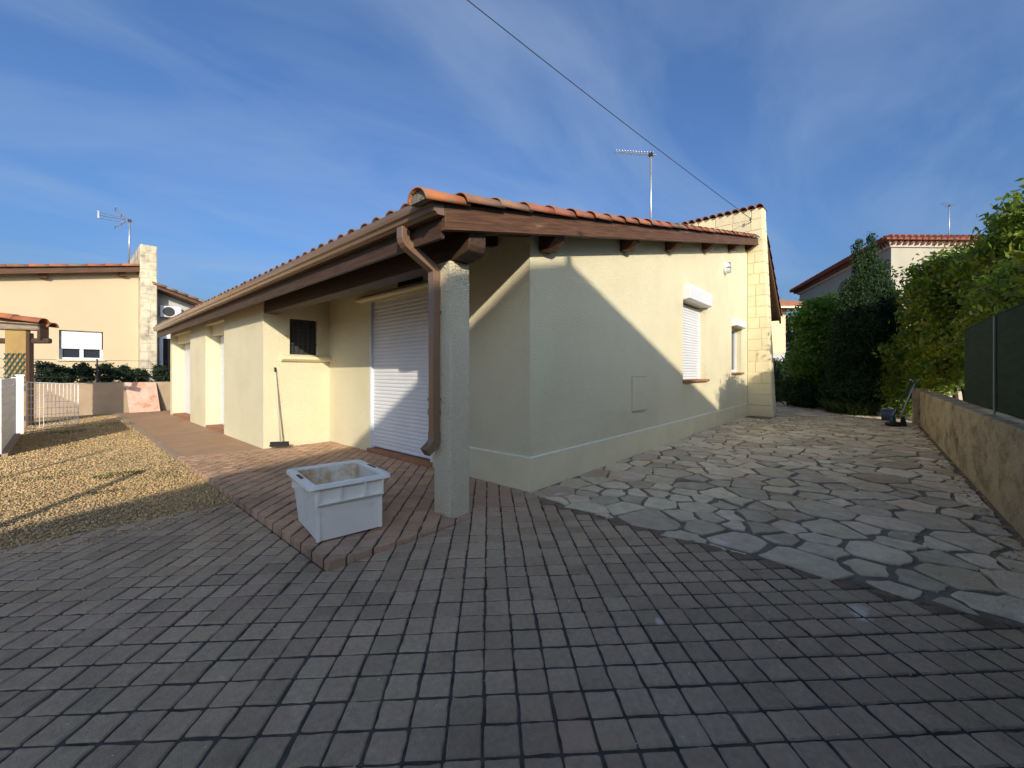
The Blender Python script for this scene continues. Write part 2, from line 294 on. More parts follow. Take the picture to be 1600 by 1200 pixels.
def clip(poly, nx, ny, c):
    """keep nx*x+ny*y <= c"""
    outp = []
    for i in range(len(poly)):
        a = poly[i]; b = poly[(i + 1) % len(poly)]
        da = nx * a[0] + ny * a[1] - c; db = nx * b[0] + ny * b[1] - c
        if da <= 0: outp.append(a)
        if da * db < 0:
            t = da / (da - db); outp.append((a[0] + (b[0] - a[0]) * t, a[1] + (b[1] - a[1]) * t))
    return outp
def area(p): return .5 * abs(sum(p[i][0] * p[(i + 1) % len(p)][1] - p[(i + 1) % len(p)][0] * p[i][1] for i in range(len(p)))) if len(p) > 2 else 0
def slab(poly, z0, z1, bev=.006, tilt=(0, 0)):
    """polygon piece with a bevelled top edge"""
    n = len(poly); cx = sum(p[0] for p in poly) / n; cy = sum(p[1] for p in poly) / n
    sgn = sum(poly[i][0] * poly[(i + 1) % n][1] - poly[(i + 1) % n][0] * poly[i][1] for i in range(n))
    if sgn < 0: poly = poly[::-1]
    def inset(p, d):
        l = math.hypot(p[0] - cx, p[1] - cy) or 1; k = max(0, 1 - d * 1.3 / l); return (cx + (p[0] - cx) * k, cy + (p[1] - cy) * k)
    def dz(p): return tilt[0] * (p[0] - cx) + tilt[1] * (p[1] - cy)
    v = [(p[0], p[1], z0) for p in poly] + [(p[0], p[1], z1 - bev + dz(p)) for p in poly] + [(*inset(p, bev), z1 + dz(p)) for p in poly]
    f = [tuple(range(2 * n, 3 * n))]
    for i in range(n):
        j = (i + 1) % n; f.append((i, j, n + j, n + i)); f.append((n + i, n + j, 2 * n + j, 2 * n + i))
    return v, f
PITCH = 0.1262; C45 = math.sqrt(.5)
GRID_A = math.radians(45.0)
def inside(p, reg): return all(nx * p[0] + ny * p[1] <= c + 1e-9 for nx, ny, c in reg)
def lay_pavers(owner, regions, zf, thick, key, keep=300, seed=1):
    pieces = []; hs = PITCH / 2 - .0046; r = random.Random(seed)
    e1 = (C45, C45); e2 = (-C45, C45)
    for i in range(-75, 75):
        for j in range(-75, 75):
            cx = (i * e1[0] + j * e2[0]) * PITCH + r.uniform(-.0022, .0022); cy = (i * e1[1] + j * e2[1]) * PITCH + r.uniform(-.0022, .0022)
            a = math.pi / 4 + r.gauss(0, .016); ca, sa = math.cos(a), math.sin(a)
            sx = hs + r.uniform(-.0030, .0012); sy = hs + r.uniform(-.0030, .0012); ch = r.uniform(.002, .007)
            dzr = max(-.002, min(.003, r.gauss(0, .0014))); tl = (max(-.016, min(.016, r.gauss(0, .007))), max(-.016, min(.016, r.gauss(0, .007))))
            if not near_view(cx, cy): continue
            loc = [(-sx + ch, -sy), (sx - ch, -sy), (sx, -sy + ch), (sx, sy - ch), (sx - ch, sy), (-sx + ch, sy), (-sx, sy - ch), (-sx, -sy + ch)]
            lc = []
            for k_ in range(8):
                lc.append(loc[k_])
                if k_ % 2 == 0:
                    nxt = loc[k_ + 1]; d_ = r.gauss(0, .0016); ax_ = 1 if k_ in (0, 4) else 0
                    for t_ in (.33, .67):
                        q_ = [loc[k_][0] + (nxt[0] - loc[k_][0]) * t_, loc[k_][1] + (nxt[1] - loc[k_][1]) * t_]; q_[ax_] += r.gauss(0, .0016); lc.append(tuple(q_))
            full = [(cx + p[0] * ca - p[1] * sa, cy + p[0] * sa + p[1] * ca) for p in lc]
            if all(any(inside(p, g) for g in regions) for p in full): polys = [full]
            else:
                polys = []
                for g in regions:
                    q = full
                    for hp in g:
                        q = clip(q, *hp)
                        if len(q) < 3: break
                    if len(q) > 2: polys.append(q)
            for q in polys:
                if area(q) < .00015: continue
                z = zf(cx, cy) + dzr
                pieces.append((px_size((cx, cy, z), math.sqrt(area(q))) * (1 if in_view(cx, cy, 1.0) else .001), q, z, tl))
    pieces.sort(key=lambda t: -t[0])
    big = MB()
    for k, (s, poly, z, tl) in enumerate(pieces):
        v, f = slab(poly, z - thick, z, .005, tl)
        if k < keep:
            cx = sum(p[0] for p in v) / len(v); cy = sum(p[1] for p in v) / len(v)
            me = bpy.data.meshes.new('paver'); me.from_pydata([(p[0] - cx, p[1] - cy, p[2]) for p in v], [], f); me.materials.append(M[key])
            o = bpy.data.objects.new('paver', me); o.location = (cx, cy, 0); COL.objects.link(o); o.parent = owner
        else: big.add(v, f)
    if big.v: part('paver_field', big, key + '_field', owner, kind='stuff')

def flat(pts, z): return MB().add([(x, y, z) for x, y in pts], [tuple(range(len(pts)))])
drive = struct('driveway', flat([(-14, -9), (0.2, -9), (0.2, 1.1), (-2.05, 1.1), (-2.05, 1.9), (-14, 1.9)], -.0062), 'joint')
drive_regions = [[(1, 0, -2.125), (0, 1, 1.87)], [(0, 1, -.125), (1, 0, -.14)], [(-1, 0, .83), (0, 1, 1.0), (1, 0, -.004), (-0.0, -1, .2)], [(-1, 0, 1.04), (0, 1, 0.0), (1, 0, -.14)]]
lay_pavers(drive, drive_regions, lambda x, y: 0.0, .03, 'paver_grey', seed=3)
# raised terrace of red pavers
def zt(x, y=0): return .002 + .054 * min(1, max(0, (-x - .75) / 1.35))
tb = MB(); bx_ = [-2.10, -1.03, -.835, -.75, 0.0]; yl = [-.105, .10, .10, .9, .9]
for a, b, ya in ((-2.10, -1.03, -.105), (-1.03, -.835, .10), (-.835, -.75, .9), (-.75, 0.0, .9)):
    za, zb_ = zt(a) - .0075, zt(b) - .0075
    tb.hexa([(a, ya, -.05), (b, ya, -.05), (b, 4.55, -.05), (a, 4.55, -.05), (a, ya, za), (b, ya, zb_), (b, 4.55, zb_), (a, 4.55, za)])
terr = struct('terrace', tb, 'joint')
lay_pavers(terr, [[(-1, 0, 2.115), (0, -1, .12), (1, 0, -1.04), (0, 1, 4.55)], [(-1, 0, 1.04), (0, -1, -1.003), (1, 0, -.005), (0, 1, 4.55)], [(-1, 0, 1.04), (1, 0, -.833), (0, -1, -.1), (0, 1, 1.1)]], zt, .075, 'paver_red', seed=5)
# path of brown concrete along the facade, with a low kerb
path = struct('path', MB().box(-2.02, -.70, 4.56, 14.2, -.05, .006), 'path')
for k in range(10):
    y0 = 4.62 + k * .95
    part('kerbstone', MB().box(-2.115, -2.022, y0, y0 + .94, -.05, .012 + random.uniform(0, .004)), 'kerb', path, bevel=.006)
# apron strip of concrete kerb on the terrace's garden side
# ---------------------------------------------------------------- crazy paving of irregular stones
crazy = struct('stone_paving', flat([(-.155, -3.5), (24, -3.5), (24, 3), (9.0, 3), (9.0, .1), (-.155, .1)], -.006), 'mortar')
r = random.Random(11); pts = []
tries = 0
while tries < 40000:
    tries += 1
    x = r.uniform(-.3, 15.5); y = r.uniform(-3.7, .2 if x < 10 else 2.5)
    near = 1 if x < 6 else .9
    dmin = r.choice([.19, .25, .33, .42, .50]) * near
    if all((x - a) ** 2 + ((y - b) * 1.25) ** 2 > ((dmin + d) * .5) ** 2 for a, b, d in pts): pts.append((x, y, dmin))
stones = []
P_ = np.array([(a, b) for a, b, d in pts])
for i, (x, y, d) in enumerate(pts):
    poly = [(x - .7, y - .7), (x + .7, y - .7), (x + .7, y + .7), (x - .7, y + .7)]
    dd = np.hypot(P_[:, 0] - x, P_[:, 1] - y); idx = np.argsort(dd)[1:22]
    gap = r.choice([.009, .012, .016, .024])
    for j in idx:
        if dd[j] > 1.6: break
        nx, ny = (P_[j] - (x, y)) / dd[j]; w = d / (d + pts[j][2])
        w = .5 + (w - .5) * .6
        poly = clip(poly, nx, ny, nx * (x + (P_[j, 0] - x) * w) + ny * (y + (P_[j, 1] - y) * w) - gap)
        if len(poly) < 3: break
    if len(poly) < 3: continue
    jag = r.choice([-.05, -.02, 0, .02, .05])
    poly = clip(poly, -1, .25 * math.sin(i), .135 - jag + .25 * math.sin(i) * y)
    poly = clip(poly, 0, 1, -.01 if x < 9.5 else 2.4)
    if x > 9.0: poly = clip(poly, 0, 1, -.64) if x < 10.1 else poly
    poly = clip(poly, 0, -1, 3.40)
    if x > 10.2: poly = clip(poly, .439, -.899, 7.80)
    if len(poly) < 3 or area(poly) < .006: continue
    # roughen the outline and round the corners
    n = len(poly); q = []
    for k in range(n):
        a = poly[k]; b = poly[(k + 1) % n]; L_ = math.hypot(b[0] - a[0], b[1] - a[1])
        if L_ < .03: q.append(((a[0] + b[0]) / 2, (a[1] + b[1]) / 2)); continue
        c = min(.010, L_ * .2) / L_
        seg = [c, r.uniform(.25, .4), r.uniform(.6, .75), 1 - c] if L_ > .16 else ([c, .5, 1 - c] if L_ > .09 else [c, 1 - c])
        for t in seg:
            jj = r.gauss(0, .008); q.append((a[0] + (b[0] - a[0]) * t - (b[1] - a[1]) / L_ * jj, a[1] + (b[1] - a[1]) * t + (b[0] - a[0]) / L_ * jj))
    if len(q) < 3: continue
    stones.append((px_size((x, y, 0), math.sqrt(area(q))) if in_view(x, y, 1.05) else 0, q, r.gauss(.004, .003), (r.gauss(0, .012), r.gauss(0, .012))))
stones.sort(key=lambda t: -t[0]); big = MB()
for k, (s, q, z, tl) in enumerate(stones):
    v, f = slab(q, -.03, z, .004, tl)
    if k < 300:
        cx = sum(p[0] for p in v) / len(v); cy = sum(p[1] for p in v) / len(v)
        me = bpy.data.meshes.new('stone'); me.from_pydata([(p[0] - cx, p[1] - cy, p[2]) for p in v], [], f); me.materials.append(M['stone'])
        o = bpy.data.objects.new('stone', me); o.location = (cx, cy, 0); COL.objects.link(o); o.parent = crazy
    else: big.add(v, f)
if big.v: part('stone_field', big, 'stone_field', crazy, kind='stuff')

# ---------------------------------------------------------------- gravel yard
yard = struct('gravel_yard', flat([(-14, 1.875), (-2.10, 1.875), (-2.10, 14.2), (-14, 14.2)], -.004), 'gravel_bed')
def pebbles(n, xr, yr, seed):
    g = np.random.default_rng(seed)
    x = g.uniform(*xr, n * 6); y = g.uniform(*yr, n * 6)
    q = np.stack([x - CAM[0], y - CAM[1]], 1); Y = q @ FWD; X = q @ RGT; d = np.hypot(X, Y)
    ok = (Y > 1.5) & (np.abs(X) < 1.4 * Y) & (g.random(n * 6) < (3.0 / d) ** 1.5) & (y > yr[0] + .0)
    x = x[ok][:n]; y = y[ok][:n]; d = d[ok][:n]; k = len(x)
    s = g.uniform(.0038, .0088, k) * (1 + .07 * np.clip(d - 3, 0, 6))
    base = np.array([(1, 0, 0), (0, 1, 0), (-1, 0, 0), (0, -1, 0), (0, 0, 1), (0, 0, -1)], float)
    V = base[None] * (g.uniform(.6, 1.3, (k, 6, 1))); a = g.uniform(0, 6.28, k); ca, sa = np.cos(a)[:, None], np.sin(a)[:, None]
    vx = V[:, :, 0] * 1.3; vy = V[:, :, 1]; vz = V[:, :, 2] * .75
    tx = g.normal(0, .5, (k, 1)); vz2 = vz + tx * vx * .5
    V = np.stack([(vx * ca - vy * sa), (vx * sa + vy * ca), vz2], 2) * s[:, None, None]
    V += np.stack([x, y, g.uniform(-.002, .008, k)], 1)[:, None]
    F = np.array([(0, 1, 4), (1, 2, 4), (2, 3, 4), (3, 0, 4), (1, 0, 5), (2, 1, 5), (3, 2, 5), (0, 3, 5)])
    F = (F[None] + (np.arange(k) * 6)[:, None, None]).reshape(-1, 3)
    return V.reshape(-1, 3), F
V, F = pebbles(140000, (-10, -2.125), (1.86, 13.5), 5)
o = part('gravel', npmesh('gravel', V, F, 'pebble'), None, kind='stuff'); tag(o, 'ochre gravel covering the yard beside the paved path', 'gravel')
V, F = pebbles(260, (-6, -2.125), (1.55, 1.87), 9)
o = part('stray_gravel', npmesh('stray_gravel', V, F, 'pebble'), None, kind='stuff'); tag(o, 'stray gravel spilled on to the pavers along the yard edge', 'gravel')
# a few weeds
def blades(n, c, rad, h, seed):
    g = np.random.default_rng(seed); a = g.uniform(0, 6.28, n); rr = rad[0] * np.sqrt(g.random(n)); b = g.uniform(0, 6.28, n)
    p = np.stack([c[0] + rr * np.cos(b), c[1] + rr * np.sin(b) * rad[1] / rad[0], np.zeros(n)], 1)
    hh = g.uniform(.4, 1, n)[:, None] * h; d = np.stack([np.cos(a), np.sin(a), np.zeros(n)], 1); s = np.stack([-np.sin(a), np.cos(a), np.zeros(n)], 1) * .004
    l = g.uniform(.2, .9, n)[:, None]
    v = np.stack([p - s, p + s, p + d * hh * l * .4 + s * .7 + np.array([0, 0, 1]) * hh * .6, p + d * hh * l + np.array([0, 0, 1]) * hh], 1).reshape(-1, 3)
    F = (np.array([(0, 1, 2), (0, 2, 3)])[None] + (np.arange(n) * 4)[:, None, None]).reshape(-1, 3)
    return v, F
vs = []; fs = []; o_ = 0
for k, (c, rad, n, h) in enumerate([((-2.75, 4.05), (.22, .16), 260, .035), ((-2.9, 3.2), (.15, .1), 90, .03), ((-3.3, 4.5), (.2, .15), 110, .03), ((-2.35, 3.6), (.12, .3), 120, .03), ((-2.3, 10.5), (.3, .5), 180, .05), ((-3.1, 9.6), (.3, .3), 160, .05)]):
    v, F = blades(n, c, rad, h, 50 + k); vs.append(v); fs.append(F + o_); o_ += len(v)
o = part('weeds', npmesh('weeds', np.concatenate(vs), np.concatenate(fs), 'weed'), None, kind='stuff'); tag(o, 'thin green weeds sprouting through the ochre gravel', 'weeds')

# ---------------------------------------------------------------- the bungalow
SL = .226
def zb(x): return 2.27 + SL * (x + 1.32)          # underside of the verge board
def ztop(x): return zb(x) + .20                   # tile bed
house = thing('house', 'cream stucco bungalow with brown timber eaves, clay tile verge and roofed porch', 'house', (-1.05, 0, 0))
def wall_face(mb, axis, const, s0, s1, z0, ztopf, openings, depth, sign):
    """face at axis=const from s0..s1 with openings (a,b,za,zb); depth goes along sign*axis; each face wound outward"""
    def P(s, z, d=0):
        c = const + sign * d
        return (s, c, z) if axis == 'y' else (c, s, z)
    cuts = sorted({s0, s1, *[o[0] for o in openings], *[o[1] for o in openings]})
    def q(a, b, za, zb_, zc, zd): mb.add([P(a, za), P(b, zb_), P(b, zd), P(a, zc)], [(0, 1, 2, 3)])
    for a, b in zip(cuts, cuts[1:]):
        op = [o for o in openings if o[0] <= a and o[1] >= b]
        if not op: q(a, b, z0, z0, ztopf(a), ztopf(b))
        else:
            o = op[0]
            if o[2] > z0: q(a, b, z0, z0, o[2], o[2])
            if ztopf(a) > o[3] + .001: q(a, b, o[3], o[3], ztopf(a), ztopf(b))
    for (a, b, za, zb_) in openings:
        for (p, r_) in (((a, za), (a, zb_)), ((b, zb_), (b, za)), ((a, zb_), (b, zb_)), ((b, za), (a, za))):
            mb.add([P(p[0], p[1]), P(r_[0], r_[1]), P(r_[0], r_[1], depth), P(p[0], p[1], depth)], [(0, 1, 2, 3)])
WIN1 = (4.50, 5.88, 1.08, 2.58); WIN2 = (7.98, 8.98, 1.22, 2.38)
g = MB(); wall_face(g, 'y', 0.0, 0.0, 9.7, -.05, lambda x: zb(x) + .16, [WIN1, WIN2], .20, 1)
g.box(.18, 9.7, .21, .28, -.05, 2.5)
part('gable_wall', g, 'stucco', house)
g = MB(); wall_face(g, 'x', 0.0, 0.0, 4.6, -.05, lambda y: 2.72, [(1.63, 3.20, .02, 2.30)], .10, 1); part('porch_wall', g, 'stucco', house)
g = MB(); wall_face(g, 'y', 4.6, -1.05, 0.0, -.05, lambda x: zb(x) + .10, [(-.66, -.21, 1.52, 2.12)], .12, 1); part('porch_side_wall', g, 'stucco', house)
g = MB(); wall_face(g, 'x', -1.05, 4.6, 12.55, -.05, lambda y: 2.40, [(6.89, 8.39, -.05, 2.26), (9.95, 12.30, -.05, 2.26)], .32, 1)
g.box(-1.05, 8, 12.551, 12.60, -.05, 2.40); part('facade_wall', g, 'stucco', house)
# plinth band, a little proud of the wall
part('plinth', MB().prism([(-.05, -.015), (.0, -.015), (.0, -.015)], 'z', 0, .1) if False else MB().box(-.014, 9.69, -.016, -.0005, -.05, .345), 'stucco_smooth', house, bevel=.008)
part('plinth', MB().box(-.016, -.0005, -.0005, 1.55, -.05, .345), 'stucco_smooth', house, bevel=.008)
part('plinth_trim', MB().box(-.018, 9.69, -.021, -.0003, .332, .352), 'plinth_line', house, bevel=.004)
part('plinth_trim', MB().box(-.021, -.0003, -.0003, 1.55, .332, .352), 'plinth_line', house, bevel=.004)
part('pillar', MB().box(-1.05, -.83, 0.0, .22, -.05, 2.155), 'stucco_coarse', house, bevel=.012)
# meter cupboard door in the gable wall
mc = part('meter_cupboard', MB().box(2.36, 2.84, -.010, -.0045, .66, 1.15), 'stucco', house, bevel=.004)
part('frame', MB().box(2.345, 2.855, -.004, -.0004, .645, 1.165), 'hatch_gap', mc)  # darker plate: the shadow gap round the hatch is put into its colour
part('hatch_lip', MB().box(2.36, 2.84, -.026, -.0042, .646, .656), 'hatch_gap', mc)
# roof deck, soffit and boards
roof = part('roof', MB().prism([(-1.40, ztop(-1.40) - .055), (9.70, ztop(9.70) - .055), (9.70, ztop(9.70) - .01), (-1.40, ztop(-1.40) - .01)], 'y', -.215, 12.75), 'soffit', house)
# tile field: corrugated cover tiles in overlapping courses (upper courses are never seen from the yard)
TP = .212; y_first = -.10; ncol = 60
mb_v = []; mb_f = []; course = .36; nc = 31; prof = [(t, math.sin(math.pi * t)) for t in np.linspace(0, 1, 7)]
for c in range(1, nc):
    x0 = -1.47 + c * course * .97; x1 = min(9.68, x0 + course)
    for k in range(ncol):
        yc = y_first + k * TP; o_ = len(mb_v)
        for (xx, lift, rad) in ((x0, .022, 1.0), (x1, .0, .9)):
            for t, hgt in prof: mb_v.append((xx, yc + (t - .5) * TP * .98 * rad, ztop(xx) + lift + hgt * .078 * rad - .036))
        n = len(prof)
        for i in range(n - 1): mb_f.append((o_ + i, o_ + n + i, o_ + n + i + 1, o_ + i + 1))
        mb_f.append(tuple(o_ + i for i in range(n)))
me = bpy.data.meshes.new('tile_field'); me.from_pydata(mb_v, [], mb_f); me.materials.append(M['tile_field'])
part('tile_field', me, None, roof, kind='stuff')
def barrel_mesh(name, length, r0, r1, m, thick=.013, seg=9, arc=math.pi):
    """half-barrel tile along +x from the wide lower end at x=0, hollow, with thickness"""
    v = []; f = []
    for (x, R) in ((0, r0), (length, r1)):
        for rad in (R, R - thick):
            for i in range(seg + 1):
                a = -arc / 2 + arc * i / seg + math.pi / 2
                v.append((x, math.cos(a) * rad, math.sin(a) * rad))
    n = seg + 1
    for i in range(seg):
        f.append((i + 1, i, 2 * n + i, 2 * n + i + 1)); f.append((n + i, n + i + 1, 3 * n + i + 1, 3 * n + i)); f.append((i, i + 1, n + i + 1, n + i)); f.append((2 * n + i + 1, 2 * n + i, 3 * n + i, 3 * n + i + 1))
    f.append((0, n, 3 * n, 2 * n)); f.append((n - 1, 2 * n + n - 1, 3 * n + n - 1, 2 * n - 1))
    me = bpy.data.meshes.new(name); me.from_pydata(v, [], f); me.materials.append(M[m])
    for p in me.polygons[:]: p.use_smooth = True
    return me
def add_copy(name, me, loc, rot, parent, scale=None):
    o = bpy.data.objects.new(name, me); o.location = loc; o.rotation_euler = rot
    if scale: o.scale = scale
    link(o, parent); return o
PITCH_A = math.atan(SL)
eave_me = [barrel_mesh('eave_tile', .42, .098, .088, 'tile_old') for _ in range(1)]
for k in range(ncol):
    yc = y_first + k * TP; x0 = -1.405 + random.uniform(-.010, .010)
    add_copy('tile', eave_me[0], (x0, yc, ztop(x0) - .006), (random.gauss(0, .02), -PITCH_A + .02, random.gauss(0, .012)), roof)
verge_a = barrel_mesh('verge_tile', .44, .108, .094, 'tile', seg=10, arc=math.pi * 1.06); verge_b = barrel_mesh('verge_tile', .44, .108, .094, 'tile_new', seg=10, arc=math.pi * 1.06); verge_c = barrel_mesh('verge_tile', .44, .108, .094, 'tile_old', seg=10, arc=math.pi * 1.06)
x0 = -1.535; k = 0
seq = [verge_b, verge_c, verge_c, verge_b, verge_a, verge_a, verge_a, verge_b, verge_a, verge_a]
while x0 < 9.45:
    me = seq[k] if k < len(seq) else random.choice([verge_a, verge_a, verge_b, verge_c])
    add_copy('tile', me, (x0, -.222 + random.gauss(0, .004), ztop(x0) + .008), (random.gauss(0, .035), -PITCH_A + .035 + random.gauss(0, .006), random.gauss(0, .018)), roof, (1, 1, .86))
    x0 += .383; k += 1
pl_ = [(-.222 + .096 * math.cos(a), .096 * math.sin(a)) for a in np.linspace(0, math.pi, 11)]
part('mortar_plug', MB().prism([(p, ztop(-1.535) + .006 + q) for p, q in pl_], 'x', -1.522, -1.47), 'tile_mortar', roof)
# verge board in three lengths with slightly open joints
for a, b in ((-1.32, 1.28), (1.284, 5.1), (5.104, 9.68)):
    part('verge_board', MB().hexa([(a, -.272, zb(a)), (b, -.272, zb(b)), (b, -.217, zb(b)), (a, -.217, zb(a)), (a, -.272, ztop(a) - .002), (b, -.272, ztop(b) - .002), (b, -.217, ztop(b) - .002), (a, -.217, ztop(a) - .002)]), 'wood', house, bevel=.006)
    part('verge_batten', MB().hexa([(a, -.283, zb(a) + .002), (b, -.283, zb(b) + .002), (b, -.2725, zb(b) + .002), (a, -.2725, zb(a) + .002), (a, -.283, zb(a) + .035), (b, -.283, zb(b) + .035), (b, -.2725, zb(b) + .035), (a, -.2725, zb(a) + .035)]), 'wood', house)
# purlins with raking ends, carried through the gable wall
for xp in (.15, 1.98, 3.62, 5.60, 7.62, 9.42):
    w = .17; z1 = zb(xp) + .13; z0 = z1 - .235
    a, b = xp, xp + w
    part('purlin', MB().hexa([(a, -.10, z0), (b, -.10, z0), (b, .10, z0), (a, .10, z0), (a, -.214, z0 + .10), (b, -.214, z0 + .10), (b, .10, z1), (a, .10, z1)]).hexa([(a + .001, -.2135, z0 + .10), (b - .001, -.2135, z0 + .10), (b - .001, .10, z0 + .10), (a + .001, .10, z0 + .10), (a + .001, -.2135, z1), (b - .001, -.2135, z1), (b - .001, .10, z1), (a + .001, .10, z1)]), 'wood', house, bevel=.005)
# main porch beam, running from the carved end over the pillar to the facade corner
bm = [(-.215, 2.375), (-.215, 2.25), (-.20, 2.205), (-.16, 2.18), (-.10, 2.172), (-.06, 2.16), (4.62, 2.16), (4.62, 2.375)]
part('beam', MB().prism(bm, 'x', -1.035, -.845), 'wood_y', house, bevel=.008)
part('fascia_board', MB().box(-1.318, -1.283, -.215, 12.72, 2.225, 2.43), 'wood_y', house)
for k in range(26):
    y0 = -.03 + k * .49
    if abs(y0 - .0) < .0: continue
    a, b = -1.28, .0
    part('rafter', MB().hexa([(a, y0, zb(a) + .045), (b, y0, zb(b) + .045), (b, y0 + .07, zb(b) + .045), (a, y0 + .07, zb(a) + .045), (a, y0, zb(a) + .142), (b, y0, zb(b) + .142), (b, y0 + .07, zb(b) + .142), (a, y0 + .07, zb(a) + .142)]), 'wood_y', house)
# gutter: ogee profile in the x-z plane, run along y
gp = [(-1.325, 2.475), (-1.325, 2.375), (-1.385, 2.368), (-1.405, 2.385), (-1.418, 2.388), (-1.425, 2.415), (-1.445, 2.425), (-1.452, 2.45), (-1.455, 2.482), (-1.442, 2.486), (-1.442, 2.478), (-1.449, 2.474), (-1.443, 2.44), (-1.42, 2.425), (-1.405, 2.395), (-1.38, 2.377), (-1.332, 2.384), (-1.332, 2.475)]
gut = part('gutter', MB().prism(gp, 'y', -.262, 12.42), 'gutter', house, smooth=False)
part('end_cap', MB().prism(gp[:9], 'y', -.268, -.263), 'gutter', gut); part('end_cap', MB().prism(gp[:9], 'y', 12.421, 12.428), 'gutter', gut)
for yj in (3.95, 8.1): part('joint_sleeve', MB().prism([(p[0] - .003 if p[0] < -1.38 else p[0], p[1] - .003) for p in gp[1:9]] + [(-1.44, 2.46), (-1.33, 2.40)], 'y', yj, yj + .09), 'gutter', gut)
# downpipe: square section, swan neck, straight run and kicked shoe
px, py = -1.095, .155
dp = part('downpipe', MB().sweep_rect([(px, py, 2.08), (px, py, .66)], .072, .072, (0, 1, 0)), 'gutter', house, bevel=.006)
neck = [(-1.385, .175, 2.375), (-1.385, .175, 2.29), (-1.378, .174, 2.265), (-1.36, .172, 2.245), (-1.335, .170, 2.228), (-1.155, .158, 2.125), (-1.12, .156, 2.103), (-1.10, .155, 2.085), (px, py, 2.06), (px, py, 1.98)]
part('swan_neck', MB().sweep_rect(neck, .078, .074, (0, 1, 0)), 'gutter', dp, bevel=.005)
part('shoe', MB().sweep_rect([(px, py, .72), (px, py, .655), (px - .012, py, .625), (px - .04, py, .595), (px - .095, py, .555)], .078, .076, (0, 1, 0)), 'gutter', dp, bevel=.004)
for z in (1.72, .98): part('bracket', MB().box(px - .039, -1.05, py - .040, py + .040, z, z + .022), 'gutter', dp)
part('joint_collar', MB().box(px - .0385, px + .0385, py - .0385, py + .0385, .86, .91), 'gutter', dp)
# roller shutters -----------------------------------------------------------
def slat_mesh(length, pitch, along):
    prof = [(0, 0), (.006, pitch * .12), (.0085, pitch * .45), (.006, pitch * .82), (.0, pitch * .93), (-.004, pitch * .93), (-.004, 0)]
    mb = MB()
    if along == 'y': mb.prism([(-p, q) for p, q in prof], 'y', 0, length)
    else: mb.prism([(-p, q) for p, q in prof], 'x', 0, length)
    me = mb.mesh('slat'); me.materials.append(M['white']); return me
def shutter(parent, along, s0, s1, c, z0, z1, pitch, back):
    """curtain of slats; along 'y': plane x=c facing -x; along 'x': plane y=c facing -y"""
    if along == 'y': sh = part('roller_shutter', MB().box(c + .004, c + .012, s0, s1, z0, z1), 'white', parent)
    else: sh = part('roller_shutter', MB().box(s0, s1, c + .004, c + .012, z0, z1), 'white', parent)
    me = slat_mesh(s1 - s0, pitch, along); n = int((z1 - z0) / pitch)
    for k in range(n):
        add_copy('slat', me, (c, s0, z0 + k * pitch) if along == 'y' else (s0, c, z0 + k * pitch), (0, 0, 0), sh)
    return sh
door = shutter(house, 'y', 1.66, 3.17, .045, .075, 2.30, .0545, None)
part('guide_rail', MB().box(-.004, .06, 3.165, 3.20, .02, 2.31), 'white', door); part('guide_rail', MB().box(-.004, .06, 1.63, 1.665, .02, 2.31), 'white', door)
part('threshold', MB().box(-.06, .09, 1.62, 3.19, .0, .058), 'sill', house, bevel=.006)
part('shutter_cap', MB().prism([(.0, 2.33), (-.085, 2.335), (-.085, 2.37), (.0, 2.425)], 'y', 1.52, 3.50), 'cap', house, bevel=.004)
part('vent_opening', MB().box(-.006, -.0008, 1.82, 2.42, 2.432, 2.560), 'dark', house)
def window_gable(w, box_h, open_to):
    a, b, z0, z1 = w
    fr = part('window', MB().box(a, b, .17, .198, z0, z1), 'pane_dark', house)
    part('shutter_box', MB().prism([(-.115, z1 + .02), (-.115, z1 + box_h - .03), (-.095, z1 + box_h), (.0, z1 + box_h), (.0, z1)], 'x', a + .02, b + .06), 'white', fr, bevel=.006)
    part('sill', MB().box(a - .03, b + .05, -.065, .12, z0 - .045, z0 + .002), 'sill', fr, bevel=.008)
    if open_to is None:
        part('guide_rail', MB().box(b - .045, b - .0005, .115, .169, z0 + .002, z1), 'white', fr); part('guide_rail', MB().box(a + .0005, a + .045, .115, .169, z0 + .002, z1), 'white', fr)
    return fr
w1 = window_gable(WIN1, .29, None)
# slats sit in the window frame: one curtain
cm_ = MB(); 
for k in range(28):
    z = 1.085 + k * .0525; cm_.prism([(.130 - p, z + q) for p, q in [(0, 0), (.006, .006), (.0085, .024), (.006, .043), (0, .049), (-.004, .049), (-.004, 0)]], 'x', WIN1[0] + .045, WIN1[1] - .045)
part('shutter_curtain', cm_, 'white', w1, kind='stuff')
w2 = window_gable(WIN2, .20, 1)
part('casement_frame', MB().box(7.981, 8.05, .12, .168, 1.224, 2.379).box(8.91, 8.979, .12, .168, 1.224, 2.379).box(8.05, 8.91, .12, .168, 1.224, 1.29).box(8.05, 8.91, .12, .168, 2.31, 2.379), 'white', w2)
